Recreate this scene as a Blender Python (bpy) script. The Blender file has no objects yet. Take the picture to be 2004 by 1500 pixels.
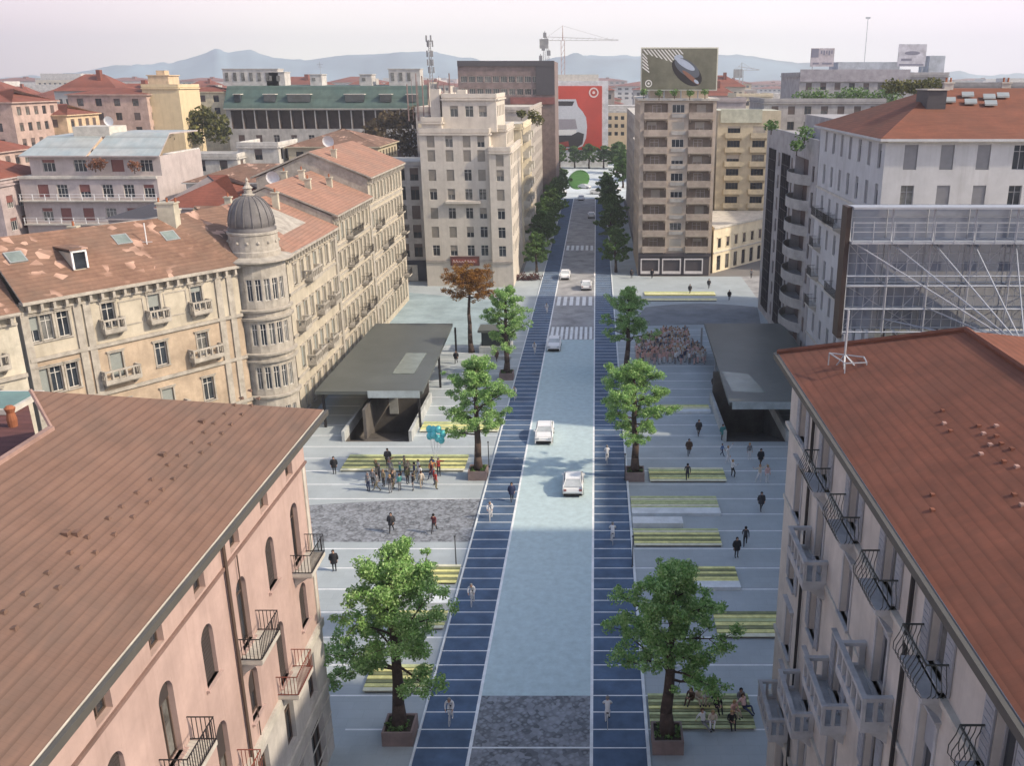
import bpy, bmesh, math, random
import numpy as np
from mathutils import Vector, Matrix, noise
from math import sin, cos, pi, radians, atan, atan2, hypot, sqrt
S = bpy.context.scene
C = S.collection
# ------------------------------------------------------------------ camera
F = 1819.0; PX, PY = 1167.0, 750.0; CH = 35.0
PITCH = atan(595.0 / F)
cam = bpy.data.cameras.new('camera'); co = bpy.data.objects.new('camera', cam); C.objects.link(co)
co.location = (0, 0, CH); co.rotation_euler = (pi / 2 - PITCH, 0, 0)
cam.sensor_width = 36.0; cam.lens = 36.0 * F / 2004.0
cam.shift_x = (1002.0 - PX) / 2004.0
cam.clip_start = 0.5; cam.clip_end = 20000
S.camera = co
# ------------------------------------------------------------------ world and sun
SUN_EL, SUN_AZ = radians(36), radians(103)      # azimuth clockwise from +Y (the street's direction)
w = bpy.data.worlds.new('World'); S.world = w; w.use_nodes = True
nt = w.node_tree; nt.nodes.clear()
out = nt.nodes.new('ShaderNodeOutputWorld'); bg = nt.nodes.new('ShaderNodeBackground')
sky = nt.nodes.new('ShaderNodeTexSky'); sky.sky_type = 'NISHITA'; sky.sun_disc = False
sky.sun_elevation = SUN_EL; sky.sun_rotation = SUN_AZ
sky.air_density = 1.0; sky.dust_density = 2.2; sky.ozone_density = 1.2
tc = nt.nodes.new('ShaderNodeTexCoord'); sp = nt.nodes.new('ShaderNodeSeparateXYZ')
nt.links.new(tc.outputs['Generated'], sp.inputs[0])
# thin bright cloud veil low over the horizon, mauve towards the west, cream in the middle
hx = nt.nodes.new('ShaderNodeValToRGB'); mrx = nt.nodes.new('ShaderNodeMapRange')
mrx.inputs[1].default_value = -0.62; mrx.inputs[2].default_value = 0.48
nt.links.new(sp.outputs[0], mrx.inputs[0]); nt.links.new(mrx.outputs[0], hx.inputs[0])
e = hx.color_ramp.elements; e[0].position = 0.0; e[0].color = (4.6, 3.2, 3.6, 1); e[1].position = 1.0; e[1].color = (6.2, 5.4, 6.2, 1)
a = e.new(0.30); a.color = (7.6, 7.3, 6.3, 1); a = e.new(0.72); a.color = (7.6, 7.4, 6.9, 1)
mz = nt.nodes.new('ShaderNodeMapRange'); mz.inputs[1].default_value = 0.04; mz.inputs[2].default_value = 0.42
mz.inputs[3].default_value = 0.93; mz.inputs[4].default_value = 0.0
nt.links.new(sp.outputs[2], mz.inputs[0])
nz = nt.nodes.new('ShaderNodeTexNoise'); nz.inputs['Scale'].default_value = 2.2; nz.inputs['Detail'].default_value = 5
mp = nt.nodes.new('ShaderNodeMapping'); mp.inputs['Scale'].default_value = (1, 1, 6)
nt.links.new(tc.outputs['Generated'], mp.inputs[0]); nt.links.new(mp.outputs[0], nz.inputs[0])
mul = nt.nodes.new('ShaderNodeMath'); mul.operation = 'MULTIPLY_ADD'; mul.use_clamp = True
mul.inputs[1].default_value = 0.25; nt.links.new(nz.outputs[0], mul.inputs[0])
sub = nt.nodes.new('ShaderNodeMath'); sub.operation = 'SUBTRACT'; sub.inputs[1].default_value = 0.1
nt.links.new(mz.outputs[0], sub.inputs[0]); nt.links.new(sub.outputs[0], mul.inputs[2])
mx = nt.nodes.new('ShaderNodeMix'); mx.data_type = 'RGBA'
m2z = nt.nodes.new('ShaderNodeMapRange'); m2z.inputs[1].default_value = 0.015; m2z.inputs[2].default_value = 0.10; m2z.inputs[4].default_value = 0.8
nt.links.new(sp.outputs[2], m2z.inputs[0]); m2 = nt.nodes.new('ShaderNodeMix'); m2.data_type = 'RGBA'
nt.links.new(m2z.outputs[0], m2.inputs[0]); nt.links.new(hx.outputs[0], m2.inputs[6]); m2.inputs[7].default_value = (5.4, 4.3, 5.0, 1)
nt.links.new(mul.outputs[0], mx.inputs[0]); nt.links.new(sky.outputs[0], mx.inputs[6]); nt.links.new(m2.outputs[2], mx.inputs[7])
nt.links.new(mx.outputs[2], bg.inputs[0]); bg.inputs[1].default_value = 0.13
nt.links.new(bg.outputs[0], out.inputs[0])
sl = bpy.data.lights.new('sun', 'SUN'); sl.energy = 2.6; sl.angle = radians(1.5); sl.color = (1.0, 0.86, 0.68)
so = bpy.data.objects.new('sun', sl); C.objects.link(so)
sd = Vector((sin(SUN_AZ) * cos(SUN_EL), cos(SUN_AZ) * cos(SUN_EL), sin(SUN_EL)))
so.rotation_euler = sd.to_track_quat('Z', 'Y').to_euler(); so.location = (60, 0, 90)
S.view_settings.view_transform = 'Standard'; S.view_settings.look = 'None'; S.view_settings.gamma = 1
S.view_settings.exposure = 0.9
S.render.engine = 'CYCLES'
random.seed(7)
# ------------------------------------------------------------------ survey helpers: a sight line of the photograph meets a level or an upright plane
def ray(u, v):
    x = (u - PX) / F; y = (PY - v) / F
    return Vector((x, cos(PITCH) + y * sin(PITCH), -sin(PITCH) + y * cos(PITCH)))
def gz(u, v, z=0.0):
    d = ray(u, v); t = (z - CH) / d.z; return Vector((d.x * t, d.y * t, z))
def gy(u, v, Y):
    d = ray(u, v); t = Y / d.y; return Vector((d.x * t, Y, CH + d.z * t))
def gx(u, v, X):
    d = ray(u, v); t = X / d.x; return Vector((X, d.y * t, CH + d.z * t))
def on_plane(u, v, A, B_, C_):
    A, B_, C_ = Vector(A), Vector(B_), Vector(C_); n = (B_ - A).cross(C_ - A); d = ray(u, v); O = Vector((0, 0, CH))
    return O + d * ((A - O).dot(n) / d.dot(n))
# ------------------------------------------------------------------ materials
MATS = {}
def mat(name, col, rough=0.85, var=0.18, scale=0.6, bump=0.0, kind='plain', col2=None, metal=0.0, p=None, spec=0.3):
    if name in MATS: return MATS[name]
    m = bpy.data.materials.new(name); m.use_nodes = True; MATS[name] = m
    n = m.node_tree.nodes; L = m.node_tree.links; b = n['Principled BSDF']
    b.inputs['Roughness'].default_value = rough; b.inputs['Metallic'].default_value = metal
    b.inputs['Specular IOR Level'].default_value = spec
    def N(t, **k):
        o = n.new(t)
        for kk, v in k.items(): o.inputs[kk.replace('_', ' ')].default_value = v
        return o
    def mixc(fac, c1, c2, mode='MIX'):
        o = n.new('ShaderNodeMix'); o.data_type = 'RGBA'; o.blend_type = mode
        if isinstance(fac, float): o.inputs[0].default_value = fac
        else: L.new(fac, o.inputs[0])
        for i, c in ((6, c1), (7, c2)):
            if isinstance(c, tuple): o.inputs[i].default_value = (*c[:3], 1)
            else: L.new(c, o.inputs[i])
        return o.outputs[2]
    def rng(src, a, b_, c=0.0, d=1.0):
        o = n.new('ShaderNodeMapRange'); L.new(src, o.inputs[0])
        for i, v in enumerate((a, b_, c, d)): o.inputs[i + 1].default_value = v
        return o.outputs[0]
    tc = n.new('ShaderNodeTexCoord'); g = n.new('ShaderNodeNewGeometry')
    pos = g.outputs['Position']
    n1 = N('ShaderNodeTexNoise', Scale=scale, Detail=6.0, Roughness=0.65); L.new(pos, n1.inputs['Vector'])
    n2 = N('ShaderNodeTexNoise', Scale=scale * 9, Detail=3.0); L.new(pos, n2.inputs['Vector'])
    dark = tuple(c * (1 - var * 1.5) for c in col[:3]); lite = tuple(min(1, c * (1 + var)) for c in col[:3])
    c = mixc(rng(n1.outputs[0], 0.34, 0.66), dark, lite)
    c = mixc(rng(n2.outputs[0], 0.3, 0.7, 0.0, 0.45 * min(1.0, var * 3)), c, tuple(x * 0.72 for x in col[:3]))
    hgt = n2.outputs[0]
    if kind == 'stucco':            # rain streaks running down the wall
        mp = n.new('ShaderNodeMapping'); mp.inputs['Scale'].default_value = (1.6, 1.6, 0.09); L.new(pos, mp.inputs[0])
        n3 = N('ShaderNodeTexNoise', Scale=1.0, Detail=5.0, Roughness=0.7); L.new(mp.outputs[0], n3.inputs['Vector'])
        c = mixc(rng(n3.outputs[0], 0.5, 0.74, 0.0, 0.35), c, tuple(x * y for x, y in zip(col, (0.55, 0.52, 0.5))))
    if kind == 'tile':              # rows of pantiles, in metres on the roof's own slope
        pp = p or (0.42, 0.26)
        bt = n.new('ShaderNodeTexBrick'); L.new(tc.outputs['UV'], bt.inputs[0])
        bt.inputs['Scale'].default_value = 1.0; bt.inputs['Brick Width'].default_value = pp[1] * .8; bt.inputs['Row Height'].default_value = pp[0]
        bt.inputs['Mortar Size'].default_value = 0.012; bt.inputs['Mortar Smooth'].default_value = 0.8; bt.inputs['Bias'].default_value = -.1
        bt.inputs['Color1'].default_value = (*[x * 1.08 for x in col[:3]], 1); bt.inputs['Color2'].default_value = (*(col2 or [x * 0.75 for x in col])[:3], 1)
        bt.inputs['Mortar'].default_value = (*[x * 0.72 for x in col[:3]], 1)
        c = mixc(0.38, c, bt.outputs[0])
        n4 = N('ShaderNodeTexNoise', Scale=0.16, Detail=6.0, Roughness=0.65); L.new(pos, n4.inputs['Vector'])
        c = mixc(rng(n4.outputs[0], 0.42, 0.62, 0.0, 0.6), c, tuple(x * y for x, y in zip(col, (0.7, 0.86, 0.95))))
        mp = n.new('ShaderNodeMapping'); mp.inputs['Scale'].default_value = (0.55, 1.0 / pp[0], 1); L.new(tc.outputs['UV'], mp.inputs[0])
        n5 = N('ShaderNodeTexNoise', Scale=1.0, Detail=2.0); L.new(mp.outputs[0], n5.inputs['Vector'])
        c = mixc(rng(n5.outputs[0], 0.45, 0.7, 0.0, 0.28), c, tuple(min(1, x * 1.4) for x in col[:3]))
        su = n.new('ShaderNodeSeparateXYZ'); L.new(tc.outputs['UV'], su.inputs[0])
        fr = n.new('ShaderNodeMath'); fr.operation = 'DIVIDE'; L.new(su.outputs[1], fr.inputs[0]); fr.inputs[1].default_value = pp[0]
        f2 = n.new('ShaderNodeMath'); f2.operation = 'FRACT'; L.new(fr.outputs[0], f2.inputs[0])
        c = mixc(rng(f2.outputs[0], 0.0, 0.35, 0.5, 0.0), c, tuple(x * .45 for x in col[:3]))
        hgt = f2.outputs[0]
        if name.startswith('weathered'):
            vo = N('ShaderNodeTexVoronoi', Scale=1.5); L.new(pos, vo.inputs['Vector']); sx = n.new('ShaderNodeSeparateColor'); L.new(vo.outputs['Color'], sx.inputs[0])
            n6 = N('ShaderNodeTexNoise', Scale=0.28, Detail=2.0); L.new(pos, n6.inputs['Vector']); mm = n.new('ShaderNodeMath'); mm.operation = 'MULTIPLY'
            L.new(rng(sx.outputs[0], .74, .8), mm.inputs[0]); L.new(rng(n6.outputs[0], .5, .6, 0, .75), mm.inputs[1]); c = mixc(mm.outputs[0], c, (.56, .36, .27))
    if kind == 'patch':             # newer pale tiles let in among old ones
        n4 = N('ShaderNodeTexVoronoi', Scale=0.9); L.new(pos, n4.inputs['Vector'])
        n5 = N('ShaderNodeTexNoise', Scale=0.35, Detail=2.0); L.new(pos, n5.inputs['Vector'])
    if kind == 'pave':              # setts / slabs in metres
        pp = p or (1.0, 0.5)
        bt = n.new('ShaderNodeTexBrick'); mp = n.new('ShaderNodeMapping'); L.new(pos, mp.inputs[0]); L.new(mp.outputs[0], bt.inputs[0])
        bt.inputs['Scale'].default_value = 1.0; bt.inputs['Brick Width'].default_value = pp[0]; bt.inputs['Row Height'].default_value = pp[1]
        bt.inputs['Mortar Size'].default_value = 0.012; bt.inputs['Color1'].default_value = (*col[:3], 1)
        bt.inputs['Color2'].default_value = (*[x * 0.9 for x in col[:3]], 1); bt.inputs['Mortar'].default_value = (*[x * 0.7 for x in col[:3]], 1)
        c = mixc(0.45, c, bt.outputs[0])
    if kind == 'cobble':
        v = N('ShaderNodeTexVoronoi', Scale=3.2); L.new(pos, v.inputs['Vector'])
        c2 = mixc(rng(v.outputs['Distance'], 0.05, 0.5), tuple(x * 1.35 for x in col), tuple(x * 0.35 for x in col))
        sx = n.new('ShaderNodeSeparateColor'); L.new(v.outputs['Color'], sx.inputs[0])
        c2 = mixc(rng(sx.outputs[0], 0.0, 1.0, 0.0, 0.7), c2, tuple(x * 1.7 for x in col))
        c = mixc(0.8, c, c2); hgt = v.outputs['Distance']
    if kind == 'planks':
        wv = n.new('ShaderNodeTexWave'); wv.bands_direction = 'Z'; wv.inputs['Scale'].default_value = 0.9; L.new(pos, wv.inputs[0])
        c = mixc(rng(wv.outputs[0], 0.0, 0.25, 0.5, 0.0), c, tuple(x * 0.4 for x in col))
    if kind == 'leaf':
        ri = g.outputs['Random Per Island']
        cr = n.new('ShaderNodeValToRGB'); L.new(ri, cr.inputs[0]); e = cr.color_ramp.elements
        e[0].color = (*[x * 0.62 for x in col[:3]], 1); e[1].color = (*(col2 or [x * 2.0 for x in col])[:3], 1)
        a = e.new(0.5); a.color = (*col[:3], 1)
        n4 = N('ShaderNodeTexNoise', Scale=0.9, Detail=3.0); L.new(pos, n4.inputs['Vector'])
        c = mixc(rng(n4.outputs[0], 0.38, 0.65, 0.0, 0.45), cr.outputs[0], tuple(x * 0.5 for x in col[:3]))
        tr = n.new('ShaderNodeBsdfTranslucent'); L.new(c, tr.inputs[0])
        ms = n.new('ShaderNodeMixShader'); ms.inputs[0].default_value = 0.35
        L.new(b.outputs[0], ms.inputs[1]); L.new(tr.outputs[0], ms.inputs[2]); L.new(ms.outputs[0], n['Material Output'].inputs[0])
    L.new(c, b.inputs['Base Color'])
    if bump > 0:
        bp = n.new('ShaderNodeBump'); bp.inputs['Strength'].default_value = bump; bp.inputs['Distance'].default_value = 0.05
        L.new(hgt, bp.inputs['Height']); L.new(bp.outputs[0], b.inputs['Normal'])
    return m
def flat(name, col, rough=0.6, metal=0.0, spec=0.3):
    return mat(name, col, rough, var=0.06, scale=1.5, metal=metal, spec=spec)
GLASS = mat('window_glass', (0.035, 0.042, 0.052), 0.12, var=0.5, scale=0.45, spec=0.6)
GLASS2 = mat('window_glass_curtained', (0.16, 0.16, 0.15), 0.25, var=0.5, scale=0.9, spec=0.5)
WFR = flat('window_frame_white', (0.55, 0.53, 0.49)); DFR = flat('window_frame_brown', (0.10, 0.07, 0.055))
IRON = flat('wrought_iron', (0.035, 0.033, 0.035), 0.5, 0.4)
STEEL = flat('galvanised_steel', (0.42, 0.44, 0.47), 0.45, 0.5)
WHITE = flat('white_paint', (0.74, 0.74, 0.73)); BLACK = flat('black_rubber', (0.02, 0.02, 0.022), 0.9)
RIDGE = mat('pale_ridge_tiles', (.34, .22, .18), .9)
TERRA = mat('terracotta', (0.32, 0.12, 0.06), 0.9)
SOIL = mat('soil', (0.05, 0.04, 0.03), 1.0, bump=0.5, scale=3)
# ------------------------------------------------------------------ mesh builder (coordinates in world metres, moved to the thing's own base on build)
class MB:
    def __init__(s): s.v = []; s.f = []; s.m = []; s.cur = 0
    def add(s, vs, fs, m=None):
        o = len(s.v); s.v += [tuple(x) for x in vs]
        for f in fs: s.f.append(tuple(i + o for i in f)); s.m.append(s.cur if m is None else m)
    def quad(s, a, b, c, d, m=None): s.add([a, b, c, d], [(0, 1, 2, 3)], m)
    def poly(s, pts, m=None): s.add(pts, [tuple(range(len(pts)))], m)
    def box(s, x0, x1, y0, y1, z0, z1, m=None):
        s.add([(x0, y0, z0), (x1, y0, z0), (x1, y1, z0), (x0, y1, z0), (x0, y0, z1), (x1, y0, z1), (x1, y1, z1), (x0, y1, z1)],
              [(0, 3, 2, 1), (4, 5, 6, 7), (0, 1, 5, 4), (1, 2, 6, 5), (2, 3, 7, 6), (3, 0, 4, 7)], m)
    def obox(s, P, Q, off0, off1, z0, z1, m=None):     # box along P->Q in plan, from off0 to off1 on the outward (right hand) side
        d = Vector((Q[0] - P[0], Q[1] - P[1])); d.normalize(); n = Vector((d.y, -d.x))
        a = [(P[0] + n.x * off0, P[1] + n.y * off0), (Q[0] + n.x * off0, Q[1] + n.y * off0), (Q[0] + n.x * off1, Q[1] + n.y * off1), (P[0] + n.x * off1, P[1] + n.y * off1)]
        s.prism(a[::-1], z0, z1, m)
    def prism(s, pts, z0, z1, m=None):                  # pts counter-clockwise
        n = len(pts); vs = [(p[0], p[1], z0) for p in pts] + [(p[0], p[1], z1) for p in pts]
        fs = [tuple(reversed(range(n))), tuple(range(n, 2 * n))] + [(i, (i + 1) % n, n + (i + 1) % n, n + i) for i in range(n)]
        s.add(vs, fs, m)
    def tube(s, P, Q, r0, r1=None, n=6, m=None, cap=True):
        r1 = r0 if r1 is None else r1; P = Vector(P); Q = Vector(Q); d = Q - P
        if d.length < 1e-6: return
        d.normalize(); u = d.orthogonal().normalized(); w_ = d.cross(u); vs = []
        for R, c in ((r0, P), (r1, Q)):
            for i in range(n):
                a = 2 * pi * i / n; vs.append(c + (u * cos(a) + w_ * sin(a)) * R)
        fs = [(i, (i + 1) % n, n + (i + 1) % n, n + i) for i in range(n)]
        if cap: fs += [tuple(reversed(range(n))), tuple(range(n, 2 * n))]
        s.add(vs, fs, m)
    def path(s, pts, r, n=5, m=None):
        for i in range(len(pts) - 1):
            ra = r[i] if isinstance(r, (list, tuple)) else r; rb = r[i + 1] if isinstance(r, (list, tuple)) else r
            s.tube(pts[i], pts[i + 1], ra, rb, n, m)
    def lathe(s, prof, cx=0, cy=0, n=20, m=None, a0=0.0, a1=2 * pi):
        full = abs(a1 - a0 - 2 * pi) < 1e-6; k = n if full else n + 1; vs = []
        for r, z in prof:
            for i in range(k):
                a = a0 + (a1 - a0) * i / n; vs.append((cx + r * cos(a), cy + r * sin(a), z))
        fs = []
        for j in range(len(prof) - 1):
            for i in range(n):
                i2 = (i + 1) % k; fs.append((j * k + i, j * k + i2, (j + 1) * k + i2, (j + 1) * k + i))
        s.add(vs, fs, m)
    def ball(s, c, r, n=10, m=None, sz=1.0):
        prof = [(max(0.001, r * sin(pi * j / 6)), c[2] - r * sz * cos(pi * j / 6)) for j in range(7)]
        s.lathe(prof, c[0], c[1], n, m)
    def wall(s, P, Q, z0, z1, ops, depth=0.25, m=None, rm=None):
        """upright wall from P to Q with openings (x0, x1, za, zb); real reveals of the given depth"""
        P = Vector((P[0], P[1])); Q = Vector((Q[0], Q[1])); d = Q - P; Lw = d.length; d.normalize(); nn = Vector((d.y, -d.x))
        def pt(x, z, k=0.0): q = P + d * x - nn * k; return (q.x, q.y, z)
        zs = sorted({z0, z1} | {o[2] for o in ops} | {o[3] for o in ops}); zs = [z for z in zs if z0 <= z <= z1]
        for i in range(len(zs) - 1):
            za, zb = zs[i], zs[i + 1]; zm = (za + zb) / 2
            bl = sorted((o[0], o[1]) for o in ops if o[2] < zm < o[3]); x = 0.0
            for b0, b1 in bl + [(Lw, Lw)]:
                if b0 > x + 1e-5: s.quad(pt(x, za), pt(b0, za), pt(b0, zb), pt(x, zb), m)
                x = max(x, b1)
        for o in ops:
            x0, x1, a, b = o[:4]; dd = o[4] if len(o) > 4 else depth; r = m if rm is None else rm
            s.quad(pt(x0, a), pt(x0, a, dd), pt(x0, b, dd), pt(x0, b), r); s.quad(pt(x1, a, dd), pt(x1, a), pt(x1, b), pt(x1, b, dd), r)
            s.quad(pt(x0, a), pt(x1, a), pt(x1, a, dd), pt(x0, a, dd), r); s.quad(pt(x0, b, dd), pt(x1, b, dd), pt(x1, b), pt(x0, b), r)
    def mesh(s, name, mats, o=(0, 0, 0), smooth=False):
        me = bpy.data.meshes.new(name)
        me.from_pydata([(x - o[0], y - o[1], z - o[2]) for x, y, z in s.v], [], s.f)
        if not isinstance(mats, (list, tuple)): mats = [mats]
        for k in mats: me.materials.append(k)
        me.polygons.foreach_set('material_index', [min(i, len(mats) - 1) for i in s.m])
        if smooth: me.polygons.foreach_set('use_smooth', [True] * len(s.f))
        uv = me.uv_layers.new(name='metres'); dat = []
        me.update()
        for pl in me.polygons:
            nn = pl.normal
            if abs(nn.z) > 0.999: U = Vector((1, 0, 0)); V = Vector((0, 1, 0))
            else:
                U = Vector((-nn.y, nn.x, 0)).normalized(); V = nn.cross(U)
            for li in pl.loop_indices:
                c = me.vertices[me.loops[li].vertex_index].co; dat += [c.dot(U), c.dot(V)]
        uv.data.foreach_set('uv', dat)
        return me
    def build(s, name, mats, parent=None, o=None, smooth=False, **k):
        if o is None: o = tuple(parent_world(parent)) if parent else (0, 0, 0)
        ob = bpy.data.objects.new(name, s.mesh(name, mats, o, smooth)); C.objects.link(ob)
        if parent: ob.parent = parent
        else: ob.location = o
        tag(ob, **k)
        return ob
def parent_world(p):
    v = Vector((0, 0, 0))
    while p is not None: v += p.location; p = p.parent
    return v
def tag(o, label=None, category=None, group=None, kind=None):
    for k, v in (('label', label), ('category', category), ('group', group), ('kind', kind)):
        if v: o[k] = v
    return o
def thing(name, label, category, loc=(0, 0, 0), rz=0.0, group=None):
    o = bpy.data.objects.new(name, None); C.objects.link(o); o.location = loc; o.rotation_euler = (0, 0, rz)
    return tag(o, label, category, group)
def link(name, me, parent=None, loc=(0, 0, 0), rz=0.0, scale=None, **k):
    o = bpy.data.objects.new(name, me); C.objects.link(o); o.parent = parent; o.location = loc; o.rotation_euler = (0, 0, rz)
    if scale: o.scale = scale
    tag(o, **k); return o
def copy_tree(o, parent=None, top=True):
    c = o.copy(); C.objects.link(c); c.parent = parent
    for ch in o.children: copy_tree(ch, c, False)
    return c
# ------------------------------------------------------------------ windows and balconies: one mesh per size and style, one object per window
WCACHE = {}
def window_meshes(w, h, style, d, fm, sm, tm, arch=False, trim=True, wallm=None):
    key = (round(w, 2), round(h, 2), style, round(d, 2), fm.name, sm.name, tm.name, arch, trim)
    if key in WCACHE: return WCACHE[key]
    b = MB(); hw = w / 2; t = 0.06; y0, y1 = d - 0.09, d - 0.02
    for a in ((-hw, -hw + t, 0, h), (hw - t, hw, 0, h), (-hw + t, hw - t, 0, t), (-hw + t, hw - t, h - t, h)):
        b.box(a[0], a[1], y0, y1, a[2], a[3], 0)
    n = 2 if w < 1.7 else (3 if w < 2.6 else 4)
    for i in range(1, n): x = -hw + w * i / n; b.box(x - .03, x + .03, y0 + .005, y1, t, h - t, 0)
    if h > 1.6: b.box(-hw + t, hw - t, y0 + .01, y1, h * .72, h * .72 + .05, 0)
    if style == 'half': b.box(-hw + t, hw - t, d - .14, d - .1, h * .45, h - .02, 1)
    if style == 'low': b.box(-hw + t, hw - t, d - .14, d - .1, h * .75, h - .02, 1)
    if style == 'shut':
        b.box(-hw + .02, hw - .02, d - .16, d - .1, 0.02, h - .02, 1)
        k = int(h / .16)
        for i in range(k): b.box(-hw + .05, hw - .05, d - .175, d - .16, .04 + i * .16, .04 + i * .16 + .1, 1)
    if style == 'open':
        for sx in (-1, 1):
            a, c = sorted((sx * (hw + .02), sx * (hw + hw * .96)))
            b.box(a, c, -.07, -.015, 0.03, h - .03, 1)
            for i in range(int(h / .22)): b.box(a + .06, c - .06, -.085, -.07, .1 + i * .22, .22 + i * .22, 1)
    if trim and not arch:
        for a in ((-hw - .14, -hw, 0, h), (hw, hw + .14, 0, h)): 
            if style != 'open': b.box(a[0], a[1], -.05, .0, a[2], a[3], 2)
        b.box(-hw - .2, hw + .2, -.12, 0, h, h + .16, 2); b.box(-hw - .26, hw + .26, -.2, 0, h + .16, h + .22, 2)
    if trim: b.box(-hw - .16, hw + .16, -.14, d * .5, -.1, 0, 2)
    if arch:       # rounded head: spandrels flush with the wall, round the top of the rectangular opening
        N_ = 8; r = hw; zc = h - r
        for sx in (-1, 1):
            for i in range(N_):
                a0, a1 = pi / 2 * i / N_, pi / 2 * (i + 1) / N_
                p0 = (sx * r * cos(a0), zc + r * sin(a0)); p1 = (sx * r * cos(a1), zc + r * sin(a1))
                vs = [(p0[0], .003, p0[1]), (p1[0], .003, p1[1]), (p1[0], .003, h), (p0[0], .003, h), (p0[0], d - .1, p0[1]), (p1[0], d - .1, p1[1])]
                b.add(vs, [(0, 1, 2, 3) if sx < 0 else (3, 2, 1, 0), (0, 4, 5, 1) if sx < 0 else (1, 5, 4, 0)], 2)
    fr = b.mesh('window', [fm, sm, tm])
    g = MB(); g.quad((-hw, d - .03, 0), (hw, d - .03, 0), (hw, d - .03, h), (-hw, d - .03, h))
    gl = [g.mesh('pane', [GLASS]), g.mesh('pane', [GLASS2])]
    WCACHE[key] = (fr, gl); return WCACHE[key]
BCACHE = {}
def balcony_mesh(w, dep, kind, sm, rm, hh=1.0):
    key = (round(w, 1), round(dep, 1), kind, sm.name, rm.name)
    if key in BCACHE: return BCACHE[key]
    b = MB(); hw = w / 2
    b.box(-hw, hw, -dep, 0, -.18, 0, 0); b.box(-hw + .05, hw - .05, -dep + .06, 0, -.26, -.18, 0)
    for x in (-hw + .3, hw - .3):            # brackets
        b.add([(x - .1, 0, -.26), (x + .1, 0, -.26), (x + .1, -dep * .8, -.26), (x - .1, -dep * .8, -.26), (x - .1, 0, -.8), (x + .1, 0, -.8)],
              [(0, 1, 2, 3), (0, 3, 4), (1, 5, 2), (3, 2, 5, 4)], 0)
    if kind == 'iron':
        for z in (hh, .08): b.box(-hw, hw, -dep, -dep + .04, z - .03, z, 1); b.box(-hw, -hw + .04, -dep + .04, 0, z - .03, z, 1); b.box(hw - .04, hw, -dep + .04, 0, z - .03, z, 1)
        n = int(w / .16)
        for i in range(n + 1): x = -hw + .02 + (w - .04) * i / n; b.box(x - .012, x + .012, -dep + .008, -dep + .032, .05, hh - .03, 1)
        n = int(dep / .16)
        for sx in (-hw + .02, hw - .02):
            for i in range(1, n + 1): y = -dep * i / (n + 1); b.box(sx - .012, sx + .012, y - .012, y + .012, .05, hh - .03, 1)
    if kind == 'belly':                       # curved pot-bellied ironwork
        prof = [(-.02, .0), (-.2, .22), (-.2, .45), (-.06, .75), (-.0, hh)]
        n = int(w / .2)
        for i in range(n + 1):
            x = -hw + w * i / n; b.path([(x, -dep + p[0], p[1]) for p in prof], .013, 4, 1)
        for sx in (-1, 1):
            for i in range(1, 5): y = -dep * i / 5; b.path([(sx * (hw - p[0]), y, p[1]) for p in prof], .013, 4, 1)
        b.path([(-hw, 0, hh), (-hw, -dep, hh), (hw, -dep, hh), (hw, 0, hh)], .03, 5, 1)
    if kind == 'stone':                       # posts and rails with dark openings between
        for x0, x1, y0, y1 in ((-hw, hw, -dep, -dep + .14), (-hw, -hw + .14, -dep + .14, 0), (hw - .14, hw, -dep + .14, 0)):
            b.box(x0, x1, y0, y1, 0, .18, 0); b.box(x0 - .02, x1 + .02, y0 - .02, y1 + .02, hh - .14, hh, 0)
        n = max(3, int(w / .55))
        for i in range(n + 1): x = -hw + .07 + (w - .14) * i / n; b.box(x - .07, x + .07, -dep + .01, -dep + .13, .18, hh - .14, 0)
        for sx in (-hw + .07, hw - .07): b.box(sx - .06, sx + .06, -.22, -.02, .18, hh - .14, 0); b.box(sx - .06, sx + .06, -dep * .6, -dep * .6 + .12, .18, hh - .14, 0)
    if kind == 'solid':
        b.box(-hw, hw, -dep, -dep + .1, 0, hh, 1); b.box(-hw, -hw + .1, -dep + .1, 0, 0, hh, 1); b.box(hw - .1, hw, -dep + .1, 0, 0, hh, 1)
    BCACHE[key] = b.mesh('balcony', [sm, rm]); return BCACHE[key]
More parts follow.
